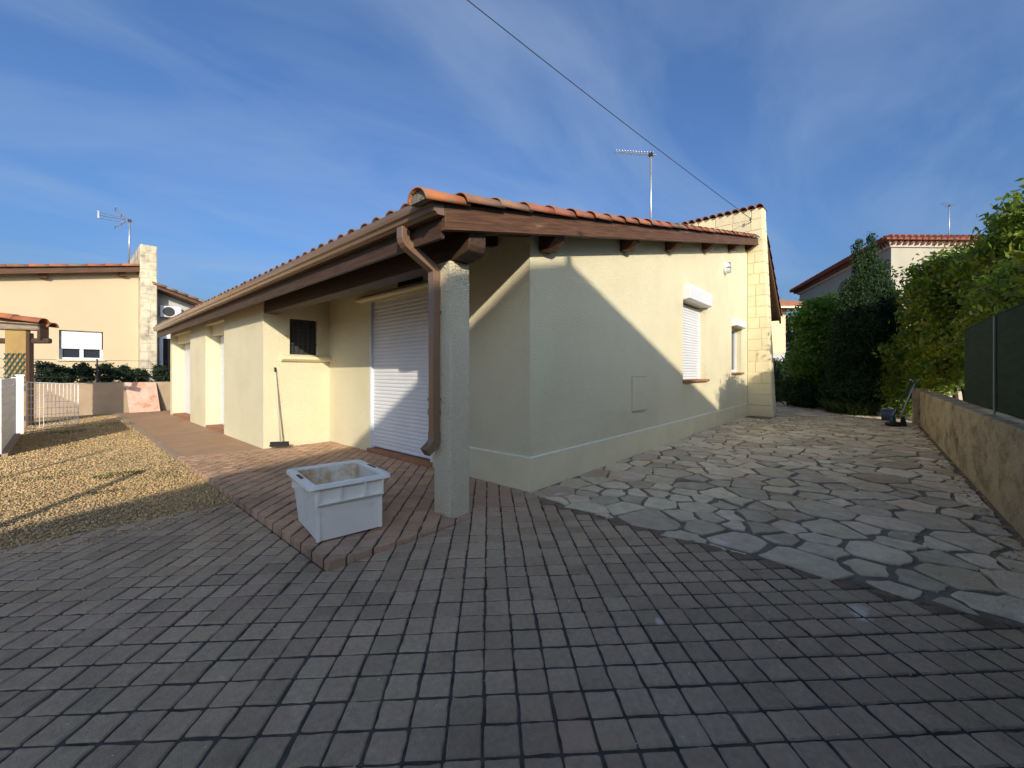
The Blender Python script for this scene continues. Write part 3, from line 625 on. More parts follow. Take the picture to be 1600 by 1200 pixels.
# porch side window with iron grille
sw = part('window', MB().box(-.66, -.21, 4.69, 4.715, 1.52, 2.12), 'pane_dark', house)
part('frame', MB().box(-.655, -.62, 4.665, 4.689, 1.52, 2.12).box(-.25, -.215, 4.665, 4.689, 1.52, 2.12).box(-.62, -.25, 4.665, 4.689, 2.085, 2.12).box(-.62, -.25, 4.665, 4.689, 1.52, 1.555), 'grille', sw)
for z in (1.70, 1.94): part('grille_bar', MB().box(-.655, -.215, 4.625, 4.637, z, z + .014), 'grille', sw)
for x in (-.60, -.52, -.44, -.36, -.28): part('grille_bar', MB().box(x, x + .012, 4.6375, 4.65, 1.52, 2.12), 'grille', sw)
part('sill', MB().prism([(4.6, 1.40), (4.56, 1.405), (4.515, 1.44), (4.515, 1.485), (4.6, 1.515)], 'x', -.80, -.005), 'stucco_smooth', house, bevel=.005)
# shutters set back in the two facade bays, each below its box
for (a, b) in ((6.89, 8.39), (9.95, 12.30)):
    sh = shutter(house, 'y', a + .03, b - .03, -.775, .06, 2.04, .0545, None)
    part('shutter_box', MB().box(-.93, -.74, a + .002, b - .002, 2.045, 2.258), 'cap', sh, bevel=.01)
    part('threshold', MB().box(-1.045, -.74, a + .002, b - .002, -.02, .055), 'sill', sh)
# bulkhead wall lamp on the gable
lx, lz = 7.33, 3.70
seg = 20
def disc_y(x, z, rx, rz, y0, y1): return MB().prism([(x + rx * math.cos(2 * math.pi * i / seg), z + rz * math.sin(2 * math.pi * i / seg)) for i in range(seg)], 'y', y0, y1)
lamp = part('wall_lamp', disc_y(lx, lz, .13, .15, -.05, -.0005), 'white', house, bevel=.01)
dome = MB(); rings = 5
for i in range(rings + 1):
    t = i / rings * math.pi / 2
    for k in range(seg): dome.v.append((lx + .105 * math.cos(t) * math.cos(2 * math.pi * k / seg), -.05 - .075 * math.sin(t), lz + .125 * math.cos(t) * math.sin(2 * math.pi * k / seg)))
for i in range(rings):
    for k in range(seg): dome.f.append((i * seg + k, i * seg + (k + 1) % seg, (i + 1) * seg + (k + 1) % seg, (i + 1) * seg + k))
part('lamp_cover', dome, 'lamp_glass', lamp, smooth=True)
part('lamp_guard', MB().box(lx - .008, lx + .008, -.135, -.05, lz - .13, lz + .13).box(lx - .11, lx + .11, -.134, -.05, lz - .008, lz + .008), 'steel', lamp)
# buttress fin and the block wall that rises above the low roof --------------------------------------------
XF = 9.71; FT = .40; ZT = 5.80
def finw(z): return .62 - (.62 - .36) * z / ZT
fin = part('buttress', MB().hexa([(XF, -finw(0), -.05), (XF + FT, -finw(0), -.05), (XF + FT, .15, -.05), (XF, .15, -.05), (XF, -finw(ZT), ZT), (XF + FT, -finw(ZT), ZT), (XF + FT, .15, ZT), (XF, .15, ZT)]), 'stucco_smooth', house)
part('party_wall', MB().box(XF, XF + FT - .003, .151, 12.5, 2.0, ZT - .002), 'stucco_smooth', house)
def block(face, pts, parent, m='block', d=.014, g=.006):
    """pts: four corners (s,z) of a block on a face function face(s,z,depth)->xyz"""
    cx = sum(p[0] for p in pts) / 4; cz = sum(p[1] for p in pts) / 4
    def ins(p, e): return (p[0] + (e if p[0] < cx else -e), p[1] + (e if p[1] < cz else -e))
    a = [ins(p, g) for p in pts]; b = [ins(p, g + .006) for p in pts]
    part('block', MB().hexa([face(*p, .0005) for p in a] + [face(*p, d) for p in b]), m, parent)
rows = 19; rh = ZT / rows; rb = random.Random(4)
for k in range(rows):
    z0 = k * rh; z1 = z0 + rh
    f1 = lambda s, z, d: (XF - d, s, z)
    wl0, wl1 = finw(z0), finw(z1)
    if z0 < zb(9.7) - .3: 
        cut = rb.choice([.42, .58, .35, .65]) if k > 2 else 0
        e0 = -.003
        if cut:
            m0 = -wl0 * cut; m1 = -wl0 * cut
            block(f1, [(-wl0 + .004, z0), (m0, z0), (m1, z1), (-wl1 + .004, z1)], fin); block(f1, [(m0, z0), (e0, z0), (e0, z1), (m1, z1)], fin)
        else: block(f1, [(-wl0 + .004, z0), (e0, z0), (e0, z1), (-wl1 + .004, z1)], fin)
    # end face
    f2 = lambda s, z, d: (s, -finw(z) - d, z)
    block(f2, [(XF + .004, z0), (XF + FT - .004, z0), (XF + FT - .004, z1), (XF + .004, z1)], fin)
    if z0 > 4.5:
        y0 = -wl1 + .01; off = rb.uniform(.2, .5)
        edges = [y0] + [y0 + off + .47 * i for i in range(7)]
        for a, b in zip(edges, edges[1:]): block(f1, [(a, z0), (b, z0), (b, z1), (a, z1)], fin)
cap_me = barrel_mesh('coping_tile', .40, .105, .09, 'tile'); cap_o = barrel_mesh('coping_tile', .40, .105, .09, 'tile_old')
# short tiles laid across the wall head, lower ends towards the low roof
for k in range(34):
    y0 = -.30 + k * .20
    add_copy('coping_tile', random.choice([cap_me, cap_o]), (XF - .09, y0, ZT - .025), (0, -.06, 0), house, (1.5, 1, 1))
# rear roof falling away behind the buttress
rr0, rr1 = (10.16, 4.98), (12.62, 2.93)
rear = part('rear_roof', MB().prism([(rr0[0], rr0[1]), (rr1[0], rr1[1]), (rr1[0], rr1[1] + .09), (rr0[0], rr0[1] + .09)], 'y', -.34, 12.4), 'soffit', house)
part('rear_wall', MB().prism([(10.115, -.05), (12.3, -.05), (12.3, 3.15), (10.115, 4.95)], 'y', .0, 12.4), 'stucco', house)
part('rear_verge_board', MB().prism([(rr0[0], rr0[1] - .10), (rr1[0], rr1[1] - .10), (rr1[0], rr1[1] + .10), (rr0[0], rr0[1] + .10)], 'y', -.39, -.343), 'wood', house)
vt = barrel_mesh('rear_verge_tile', .40, .10, .09, 'tile_old')
for k in range(8):
    t = k / 8; add_copy('tile', vt, (rr1[0] + (rr0[0] - rr1[0]) * t, -.34, rr1[1] + .10 + (rr0[1] - rr1[1]) * t), (0, -math.atan2(rr0[1] - rr1[1], rr1[0] - rr0[0]), math.pi), rear)
# cable bracket on the buttress
part('cable_bracket', MB().tube([(XF - .02, -.10, 5.44), (XF - .14, -.10, 5.46)], .012, 6).tube([(XF - .14, -.10, 5.43), (XF - .14, -.10, 5.52)], .02, 8), 'grille', house)

# ---------------------------------------------------------------- plants
def foliage_np(blobs, n, size, seed, clump=.16, inner=.45, up=0.0, narrow=.55, droop=0.0, wpow=.7, per=26):
    g = np.random.default_rng(seed)
    c = np.array([b[0] for b in blobs], float); R = np.array([b[1] for b in blobs], float)
    w = np.prod(R, 1) ** wpow; w /= w.sum()
    ncl = max(12, n // per); bi = g.choice(len(blobs), ncl, p=w)
    d = g.normal(size=(ncl, 3)); d /= np.linalg.norm(d, axis=1)[:, None]
    rad = inner + (1 - inner) * g.random(ncl) ** .45; rad *= g.uniform(.86, 1.12, ncl)
    cc = c[bi] + d * R[bi] * rad[:, None]
    k = g.integers(0, ncl, n)
    p = cc[k] + g.normal(size=(n, 3)) * clump * np.array([1, 1, .8])
    nm = d[k] * .7 + g.normal(size=(n, 3)) * .8; nm[:, 2] += up; nm /= np.linalg.norm(nm, axis=1)[:, None]
    t = g.normal(size=(n, 3)); t[:, 2] += droop; t -= nm * (t * nm).sum(1)[:, None]; t /= np.linalg.norm(t, axis=1)[:, None]
    s = np.cross(nm, t); L = (size * g.uniform(.6, 1.3, n))[:, None]
    v = np.stack([p - t * L * .5, p + s * L * narrow * .5 - nm * L * .08, p + t * L * .55 - nm * L * .15, p - s * L * narrow * .5 - nm * L * .08], 1)
    v[:, :, 2] = np.maximum(v[:, :, 2], .01)
    F = np.arange(n * 4).reshape(n, 4)
    return v.reshape(-1, 3), F
def crown(parent, blobs, n, size, m, seed, name='crown', **kw):
    V, F = foliage_np(blobs, n, size, seed, **kw); return part(name, npmesh(name, V, F, m), None, parent)
def stem(parent, pts, r, name='trunk'): return part(name, MB().tube(pts, r, 8), 'bark', parent, smooth=True)
def limbs(parent, base, tips, r0):
    for t in tips:
        b = Vector(base); t = Vector(t); mid = b.lerp(t, .5) + Vector((random.uniform(-.1, .1), random.uniform(-.1, .1), .08))
        part('limb', MB().tube([b, mid, t], [r0, r0 * .65, r0 * .2], 6), 'bark', parent, smooth=True)
def tree(name, label, cat, base, blobs, n, size, m, seed, group=None, trunk_h=1.2, r=.07, **kw):
    t = thing(name, label, cat, base, group)
    top = Vector(blobs[0][0]); b = Vector(base)
    stem(t, [b + Vector((0, 0, -.05)), b.lerp(Vector((top.x, top.y, base[2] + trunk_h)), .5) + Vector((.04, -.03, 0)), Vector((top.x, top.y, base[2] + trunk_h)), top], [r, r * .8, r * .65, r * .3])
    limbs(t, Vector((top.x, top.y, base[2] + trunk_h)), [Vector(bl[0]) for bl in blobs[1:6]], r * .5)
    crown(t, blobs, n, size, m, seed, **kw); return t
G_H = 'broadleaf trees behind the right-hand wall'
tree('hedge_tree', 'tall yellow-green broadleaf tree at the right edge above the green screen', 'tree', (8.6, -5.2, 0),
     [((8.6, -5.1, 2.9), (1.3, 1.1, 1.35)), ((8.0, -4.8, 3.55), (.75, .7, .75)), ((9.2, -4.9, 3.3), (.85, .8, .8)), ((8.4, -4.6, 1.9), (1.2, .8, 1.0)), ((8.9, -5.4, 3.9), (.7, .7, .6))], 34000, .115, 'leaf', 21, G_H, r=.09, inner=.3, per=60, clump=.12)
tree('hedge_tree', 'bushy yellow-green tree overhanging the far end of the concrete wall', 'tree', (10.9, -4.3, 0),
     [((10.9, -4.2, 2.5), (1.15, .95, 1.3)), ((10.4, -3.9, 3.3), (.7, .7, .7)), ((11.2, -4.2, 3.55), (.65, .6, .55)), ((10.2, -3.9, 1.7), (.85, .55, .9)), ((11.3, -3.8, 1.6), (.9, .6, 1.0))], 34000, .11, 'leaf', 22, G_H, r=.08, inner=.3, per=60, clump=.12)
tree('hedge_tree', 'green tree rising between the dark conifer and the wall-end tree', 'tree', (12.6, -4.3, 0),
     [((12.6, -4.2, 2.3), (1.0, .9, 1.4)), ((12.3, -3.8, 3.1), (.6, .6, .6)), ((12.9, -4.2, 3.5), (.6, .6, .5)), ((12.2, -3.5, 1.4), (.7, .6, .9))], 22000, .11, 'leaf', 23, G_H, r=.07, inner=.3, per=60, clump=.12)
tree('hedge_tree', 'leafy tree crowding the end of the green screen', 'tree', (6.7, -4.9, 0),
     [((6.7, -4.7, 1.9), (1.2, .85, 1.1)), ((6.1, -4.5, 2.3), (.8, .6, .6)), ((7.3, -4.6, 2.5), (.7, .6, .55))], 18000, .11, 'leaf', 24, G_H, r=.07, inner=.3, per=60, clump=.12)
tree('hedge_tree', 'low leafy tree showing over the top of the green screen', 'tree', (4.9, -4.9, 0),
     [((4.9, -4.8, 1.9), (1.0, .8, 1.1)), ((5.2, -4.6, 2.7), (.6, .5, .5)), ((4.5, -4.7, 2.4), (.6, .5, .5))], 12000, .11, 'leaf', 25, G_H, r=.07, inner=.3, per=60, clump=.12)
# dark conifer with two tops: leaf-sized sprays on upright spires
ct = thing('conifer', 'tall dark green conifer with two pointed tops', 'tree', (13.4, -2.5, 0))
stem(ct, [(13.4, -2.5, -.05), (13.4, -2.5, 2.2), (13.35, -2.42, 4.4)], [.12, .09, .03])
spires = []
for (x, y, zt_, w) in ((13.12, -2.28, 5.12, .25), (13.46, -2.62, 5.34, .25), (13.30, -2.45, 4.7, .32), (13.70, -2.88, 4.5, .32), (12.98, -2.08, 3.9, .34), (13.3, -2.15, 3.5, .46), (13.6, -3.0, 3.6, .46), (13.8, -3.1, 3.9, .26), (12.8, -1.9, 3.1, .32), (13.0, -2.5, 3.3, .46)):
    for k in range(13):
        t = k / 12; rr_ = w * (1.15 - .78 * t ** 2.5); spires.append(((x + random.uniform(-.05, .05), y + random.uniform(-.05, .05), .3 + (zt_ - .42) * t), (rr_, rr_, .30)))
crown(ct, spires, 115000, .09, 'leaf_dark', 31, clump=.055, up=.1, narrow=.42, droop=2.0, inner=.55, wpow=.45, per=7)
tree('round_shrub', 'rounded bright green shrub left of the dark conifer', 'shrub', (14.4, -1.35, 0),
     [((14.4, -1.3, 2.5), (.75, .75, 1.35)), ((14.15, -1.0, 3.1), (.5, .5, .6)), ((14.7, -1.6, 3.4), (.45, .45, .5)), ((14.1, -1.1, 1.5), (.7, .6, 1.0)), ((14.6, -1.9, 1.6), (.6, .6, 1.0))], 30000, .11, 'leaf_bright', 41, r=.06, clump=.13, inner=.25)
tree('low_shrub', 'low dark shrub at the foot of the conifer, beside the paving', 'shrub', (12.9, -2.1, 0), [((12.9, -2.1, .7), (.7, .55, .65)), ((12.5, -2.4, .5), (.5, .4, .45))], 9000, .10, 'leaf_dark', 42, r=.03, trunk_h=.3, clump=.1)
tree('low_shrub', 'low dark shrub in the bed under the rounded green shrub', 'shrub', (14.1, -1.0, 0), [((14.1, -1.0, .6), (.7, .5, .6)), ((14.7, -.6, .5), (.6, .45, .5))], 9000, .10, 'leaf_dark', 43, r=.03, trunk_h=.3, clump=.1)
tree('low_shrub', 'low leafy shrub in the bed behind the blue-grey bucket', 'shrub', (12.2, -3.1, 0), [((12.2, -3.15, .6), (.55, .4, .6)), ((11.7, -3.3, .5), (.4, .25, .45))], 4500, .075, 'leaf', 44, r=.03, trunk_h=.3, clump=.1)
bed = struct('planting_bed', flat([(12.0, -3.4), (12.3, -2.75), (17.4, -.25), (19, -3.4)], .03), 'earth')
for k in range(16):
    t = k / 15; x = 12.15 + 5.0 * t; y = -2.82 + 2.45 * t
    rs = random.Random(k); w = rs.uniform(.12, .17); h = rs.uniform(.08, .14)
    p = [(x + w * math.cos(a) * rs.uniform(.8, 1.1), y + w * .8 * math.sin(a) * rs.uniform(.8, 1.1)) for a in [i * math.pi / 4 for i in range(8)]]
    v, f = slab(p, -.03, h, .03, (0, 0)); me = bpy.data.meshes.new('border_stone'); me.from_pydata(v, [], f); me.materials.append(M['stone'])
    part('border_stone', me, None, bed)
v, F = blades(2600, (13.2, -2.3), (1.5, .8), .45, 71); F = F
o = part('ground_cover', npmesh('ground_cover', v, F, 'weed'), None, kind='stuff'); tag(o, 'dark grassy ground cover along the edge of the planting bed', 'ground cover')

# ---------------------------------------------------------------- right boundary
cw = part('concrete_wall', MB().hexa([(-9, -3.70, -.06), (10.15, -3.70, -.06), (10.15, -3.45, -.06), (-9, -3.45, -.06), (-9, -3.69, .80), (10.15, -3.69, .78), (10.15, -3.46, .78), (-9, -3.46, .80)]), 'concrete', bevel=.015)
tag(cw, 'low stained concrete wall running along the right of the stone paving', 'wall')
jam = part('concrete_post', MB().box(10.17, 10.36, -3.62, -3.34, -.06, .84), 'concrete', bevel=.015); tag(jam, 'pale concrete post at the far end of the low wall', 'post')
fs_ = thing('screen_fence', 'dark green mesh privacy screen on posts above the concrete wall', 'fence', (3.2, -3.57, .79))
part('screen_mesh', MB().box(-9, 5.12, -3.59, -3.575, .82, 1.80), 'screen', fs_)
for k in range(6):
    part('top_roll', MB().tube([(-9 + k * 2.35, -3.583, 1.80 + (.01 if k % 2 else 0)), (-9 + (k + 1) * 2.35, -3.583, 1.805)], .016, 6), 'screen', fs_)
for xp in (5.06, 3.2, 1.2, -.8): part('post', MB().tube([(xp, -3.562 if xp < 5 else -3.61, .79), (xp, -3.562 if xp < 5 else -3.61, 1.80)], .011, 8), 'screen_post', fs_)

g_ = np.random.default_rng(77); n_ = 420
lx_ = g_.uniform(.2, 9.8, n_); ly_ = -3.43 + np.abs(g_.normal(0, .07, n_)); la = g_.uniform(0, 6.28, n_); ls = g_.uniform(.012, .026, n_)
c_ = np.stack([lx_, ly_, g_.uniform(.008, .018, n_)], 1); t_ = np.stack([np.cos(la), np.sin(la), g_.normal(0, .25, n_)], 1) * ls[:, None]; w_ = np.stack([-np.sin(la), np.cos(la), g_.normal(0, .3, n_)], 1) * ls[:, None] * .5
lv = np.stack([c_ - t_, c_ + w_, c_ + t_, c_ - w_], 1).reshape(-1, 3)
o = part('fallen_leaves', npmesh('fallen_leaves', lv, np.arange(n_ * 4).reshape(n_, 4), 'dry_leaf'), None, kind='stuff'); tag(o, 'dry fallen leaves along the foot of the concrete wall', 'leaves')
# grit scattered over the pavers
n_ = 700; gx = g_.uniform(-4.5, .0, n_); gy = g_.uniform(-3.3, 1.8, n_); keep_ = (gx < -2.12) | (gy < -.13); gx, gy = gx[keep_], gy[keep_]; n_ = len(gx)
gs = g_.uniform(.0012, .0034, n_); bs_ = np.array([(1, 0, 0), (0, 1, 0), (-1, 0, 0), (0, -1, 0), (0, 0, 1)], float)
gv = bs_[None] * gs[:, None, None] * g_.uniform(.6, 1.4, (n_, 5, 1)) + np.stack([gx, gy, np.full(n_, .0015)], 1)[:, None]
gf = (np.array([(0, 1, 4), (1, 2, 4), (2, 3, 4), (3, 0, 4)])[None] + (np.arange(n_) * 5)[:, None, None]).reshape(-1, 3)
o = part('grit', npmesh('grit', gv.reshape(-1, 3), gf, 'grit'), None, kind='stuff'); tag(o, 'pale grit scattered over the grey pavers', 'grit')

# tools at the end of the wall
bk = thing('bucket', 'blue-grey plastic bucket standing by the planting bed', 'bucket', (10.80, -2.93, 0))
def frustum(c, r0, r1, z0, z1, n=20):
    mb = MB()
    for (r_, z) in ((r0, z0), (r1, z1), (r1 - .008, z1), (r0 - .008, z0 + .01)):
        for k in range(n): mb.v.append((c[0] + r_ * math.cos(2 * math.pi * k / n), c[1] + r_ * math.sin(2 * math.pi * k / n), z))
    for i in range(3):
        for k in range(n): mb.f.append((i * n + k, i * n + (k + 1) % n, (i + 1) * n + (k + 1) % n, (i + 1) * n + k))
    mb.f.append(tuple(range(n - 1, -1, -1))); mb.f.append(tuple(3 * n + k for k in range(n))); return mb
part('body', frustum((10.80, -2.93), .125, .155, 0.006, .285), 'bucket', bk, smooth=True)
part('rim', frustum((10.80, -2.93), .160, .162, .270, .292), 'bucket', bk)
part('handle', MB().tube([(10.80 + .16 * math.cos(a) * .75, -2.93 + .16 * math.cos(a) * -.66, .275 + .05 * math.sin(a) + .0) for a in np.linspace(0, math.pi, 9)], .005, 5), 'steel', bk)
tr = thing('string_trimmer', 'green string trimmer leaning against the end of the wall', 'trimmer', (9.38, -3.0, 0))
part('shaft', MB().tube([(9.46, -2.98, .16), (9.62, -3.13, .62), (9.76, -3.28, .98)], .014, 8), 'green_plastic', tr, smooth=True)
gm = MB(); n = 16
for (r_, z) in ((.02, .10), (.14, .085), (.155, .03), (.11, .008)):
    for k in range(n): gm.v.append((9.40 + r_ * math.cos(2 * math.pi * k / n) * 1.15, -2.99 + r_ * math.sin(2 * math.pi * k / n), z))
for i in range(3):
    for k in range(n): gm.f.append((i * n + k, i * n + (k + 1) % n, (i + 1) * n + (k + 1) % n, (i + 1) * n + k))
gm.f.append(tuple(range(n))); gm.f.append(tuple(3 * n + k for k in range(n)))
part('cutting_head', gm, 'black_plastic', tr, smooth=True)
part('motor_housing', MB().tube([(9.40, -2.97, .07), (9.45, -2.98, .13), (9.48, -3.0, .22)], [.06, .055, .025], 10), 'green_plastic', tr, smooth=True)
part('handle', MB().tube([(9.73, -3.25, .92), (9.75, -3.33, .97), (9.80, -3.36, 1.03), (9.83, -3.30, 1.06), (9.76, -3.28, .98)], .015, 6), 'green_plastic', tr, smooth=True)
sc_ = thing('long_handled_tool', 'lilac-handled garden tool leaning beside the green trimmer', 'garden tool', (9.62, -3.12, 0))
part('handle', MB().tube([(9.56, -3.10, .20), (9.83, -3.36, .99)], .013, 8), 'lilac', sc_, smooth=True)
part('grip', MB().tube([(9.80, -3.27, 1.06), (9.83, -3.36, 1.0), (9.87, -3.45, 1.08)], .016, 8), 'lilac', sc_, smooth=True)
part('head', MB().hexa([(9.50, -3.22, .01), (9.72, -3.22, .01), (9.72, -3.10, .01), (9.50, -3.10, .01), (9.52, -3.18, .20), (9.66, -3.18, .20), (9.66, -3.12, .20), (9.52, -3.12, .20)]), 'black_plastic', sc_, bevel=.01)

# ---------------------------------------------------------------- tub and broom on the terrace
tubt = thing('plastic_tub', 'large white plastic tub with rust-stained inside, standing on the terrace corner', 'tub', (-1.81, .44, zt(-1.8)))
TA = math.radians(-8)
def TL(x, y, z): return (-1.785 + x * math.cos(TA) - y * math.sin(TA), .455 + x * math.sin(TA) + y * math.cos(TA), .058 + z)
def rrect(hx, hy, r, z, n=5):
    p = []
    for (sx, sy, a0) in ((1, 1, 0), (-1, 1, 90), (-1, -1, 180), (1, -1, 270)):
        for k in range(n):
            a = math.radians(a0 + 90 * k / (n - 1)); p.append(TL(sx * (hx - r) + r * math.cos(a), sy * (hy - r) + r * math.sin(a), z))
    return p
def loft(rings, close0=True, close1=False):
    mb = MB(); n = len(rings[0])
    for q in rings: mb.v += q
    for i in range(len(rings) - 1):
        for k in range(n): mb.f.append((i * n + k, i * n + (k + 1) % n, (i + 1) * n + (k + 1) % n, (i + 1) * n + k))
    if close0: mb.f.append(tuple(range(n - 1, -1, -1)))
    if close1: mb.f.append(tuple((len(rings) - 1) * n + k for k in range(n)))
    return mb
HX, HY, TH = .215, .280, .395
part('body', loft([rrect(HX, HY, .02, .004), rrect(HX + .026, HY + .026, .02, .27), rrect(HX + .032, HY + .032, .02, TH - .005)]), 'tub', tubt)
part('inside', loft([rrect(HX - .012, HY - .012, .03, .016), rrect(HX + .014, HY + .014, .03, .27), rrect(HX + .020, HY + .020, .02, TH - .004)]), 'tub_in', tubt)
part('rim', loft([rrect(HX + .018, HY + .018, .02, TH - .012), rrect(HX + .018, HY + .018, .02, TH + .004), rrect(HX + .032, HY + .036, .025, TH + .010), rrect(HX + .074, HY + .056, .035, TH + .004), rrect(HX + .077, HY + .060, .035, TH - .020), rrect(HX + .070, HY + .053, .035, TH - .020), rrect(HX + .042, HY + .040, .03, TH - .006)], False), 'tub', tubt)
def tbox(x0, x1, y0, y1, z0, z1): return MB().hexa([TL(x0, y0, z0), TL(x1, y0, z0), TL(x1, y1, z0), TL(x0, y1, z0), TL(x0, y0, z1), TL(x1, y0, z1), TL(x1, y1, z1), TL(x0, y1, z1)])
for s in (-1, 1):
    yo = s * (HY + .024); y1 = s * (HY + .050)
    part('band_ledge', tbox(-HX - .015, HX + .015, min(yo, y1) , max(yo, y1), .262, .272), 'tub', tubt)
    for xr in (-HX - .012, -HX * .38, HX * .42, HX + .002): part('rib', tbox(xr, xr + .011, min(yo, y1), max(yo, y1), .272, TH - .02), 'tub', tubt)
    xo = s * (HX + .024); x1 = s * (HX + .066)
    for yr in (-.17, .155): part('handle_bracket', tbox(min(xo, x1), max(xo, x1), yr, yr + .014, .29, TH - .02), 'tub', tubt)
    part('handle_slot', tbox(min(s * (HX + .038), s * (HX + .058)), max(s * (HX + .038), s * (HX + .058)), -.07, .07, TH + .004, TH + .0115), 'grille', tubt)
    part('corner_rib', tbox(s * (HX + .002) - .012, s * (HX + .002) + .012, -HY - .022, -HY - .004, .01, .262), 'tub', tubt)
brm = thing('broom', 'pale wooden-handled broom leaning on the porch side wall', 'broom', (-.86, 4.46, zt(-.86)))
part('handle', MB().tube([(-.855, 4.43, .10), (-.885, 4.578, 1.27)], .0125, 8), 'broom_wood', brm, smooth=True)
part('grip_end', MB().tube([(-.884, 4.573, 1.225), (-.886, 4.584, 1.30)], .015, 8), 'black_plastic', brm, smooth=True)
part('head', MB().hexa([(-.99, 4.50, .085), (-.965, 4.55, .085), (-.745, 4.385, .085), (-.77, 4.335, .085), (-.99, 4.50, .115), (-.965, 4.55, .115), (-.745, 4.385, .115), (-.77, 4.335, .115)]), 'bristle', brm, bevel=.006)
part('bristles', MB().hexa([(-1.0, 4.50, .045), (-.96, 4.57, .045), (-.735, 4.395, .045), (-.775, 4.325, .045), (-.985, 4.505, .086), (-.965, 4.545, .086), (-.75, 4.385, .086), (-.77, 4.34, .086)]), 'bristle', brm)

# ---------------------------------------------------------------- aerials and cable
def yagi(name, label, base, top, tip, n_el, el, tail=.12):
    t = thing(name, label, 'antenna', base)
    part('mast', MB().tube([base, top], .022, 8), 'steel', t, smooth=True)
    a = Vector(top); b = Vector(tip); d = (b - a).normalized(); s = d.cross(Vector((0, 0, 1))).normalized(); bo = a - d * tail + Vector((0, 0, -.03))
    e = b + Vector((0, 0, -.03))
    part('boom', MB().tube([bo, e], .012, 6), 'steel', t)
    for k in range(n_el):
        c = bo.lerp(e, .12 + .86 * k / (n_el - 1)); L_ = el * (1 - .35 * k / n_el)
        part('element', MB().tube([c - s * L_, c + s * L_], .0055, 5), 'steel', t)
    part('clamp', MB().box(a.x - .04, a.x + .04, a.y - .04, a.y + .04, a.z - .07, a.z + .01), 'grille', t)
    return t
yagi('antenna', 'slim television aerial on a mast above the main roof', (5.57, 1.06, 4.0), (5.57, 1.06, 6.11), (5.03, 1.65, 6.17), 14, .10)
ax = yagi('antenna', 'television aerial on the neighbouring roof beside its block chimney', (-1.62, 16.25, 4.9), (-1.60, 16.25, 6.42), (-2.36, 15.9, 6.30), 6, .07, .1)
for s in (-1, 1):
    part('reflector', MB().tube([(-1.66, 16.2, 6.38), (-1.95, 16.1, 6.38 + .30 * s)], .010, 5).tube([(-1.66, 16.45, 6.38), (-1.95, 16.35, 6.38 + .30 * s)], .010, 5).tube([(-1.80, 16.05, 6.38 + .15 * s), (-1.80, 16.5, 6.38 + .15 * s)], .010, 5).tube([(-1.95, 16.0, 6.38 + .30 * s), (-1.95, 16.45, 6.38 + .30 * s)], .010, 5), 'steel', ax)
    part('boom_rod', MB().tube([(-1.64, 16.25, 6.36 + .07 * s), (-2.36, 15.9, 6.27 + .09 * s)], .010, 5), 'steel', ax)
part('front_plate', MB().box(-2.385, -2.345, 15.86, 15.94, 6.15, 6.40), 'steel', ax)
E_ = np.array([CAM[0], CAM[1], CAM[2]]) + 5.6 * np.array([FWD[0] + RGT[0] * -57 / 631, FWD[1] + RGT[1] * -57 / 631, 582 / 631])
B_ = np.array([XF - .14, -.10, 5.50]); far = B_ + (E_ - B_) * 1.55
cpts = [B_ + (far - B_) * t - np.array([0, 0, .10 * math.sin(math.pi * t)]) for t in np.linspace(0, 1, 15)]
cb = part('overhead_cable', MB().tube(cpts, .0065, 6), 'cable'); tag(cb, 'black overhead cable crossing the sky to the block wall', 'cable')

# ---------------------------------------------------------------- left neighbour
NY = 16.4
nb = thing('neighbour_house', 'apricot rendered house with block chimney beyond the low wall', 'house', (-3, NY, 0))
def nzb(x): return 4.06 + .207 * (x + 4.33)
g = MB(); wall_face(g, 'y', NY, -12, -1.36, -.06, lambda x: nzb(x) + .1, [(-3.2, -2.23, 1.64, 2.56)], .18, 1); part('gable_wall', g, 'nb_wall', nb)
nw = part('window', MB().box(-3.2, -2.23, NY + .15, NY + .178, 1.64, 2.56), 'glass', nb)
part('shutter_curtain', MB().box(-3.17, -2.26, NY + .08, NY + .10, 1.98, 2.56), 'white', nw)
part('frame', MB().box(-3.2, -3.13, NY + .11, NY + .149, 1.64, 1.98).box(-2.76, -2.67, NY + .11, NY + .149, 1.64, 1.98).box(-2.30, -2.23, NY + .11, NY + .149, 1.64, 1.98).box(-3.13, -2.30, NY + .10, NY + .109, 1.64, 1.70), 'white', nw)
part('sill', MB().box(-3.25, -2.18, NY - .06, NY + .10, 1.59, 1.638), 'cap', nw)
for a, b in ((-12, -6), (-5.996, -1.37)):
    part('verge_board', MB().hexa([(a, NY - .30, nzb(a)), (b, NY - .30, nzb(b)), (b, NY - .25, nzb(b)), (a, NY - .25, nzb(a)), (a, NY - .30, nzb(a) + .22), (b, NY - .30, nzb(b) + .22), (b, NY - .25, nzb(b) + .22), (a, NY - .25, nzb(a) + .22)]), 'wood', nb)
nroof = part('roof', MB().prism([(-12, nzb(-12) + .16), (-1.36, nzb(-1.36) + .16), (-1.36, nzb(-1.36) + .22), (-12, nzb(-12) + .22)], 'y', NY - .249, 28), 'soffit', nb)
x0 = -9.0
while x0 < -1.6:
    add_copy('tile', random.choice([verge_a, verge_c, verge_a]), (x0, NY - .26, nzb(x0) + .20), (0, -math.atan(.207) + .03, 0), nroof, (1.05, 1, .9)); x0 += .40
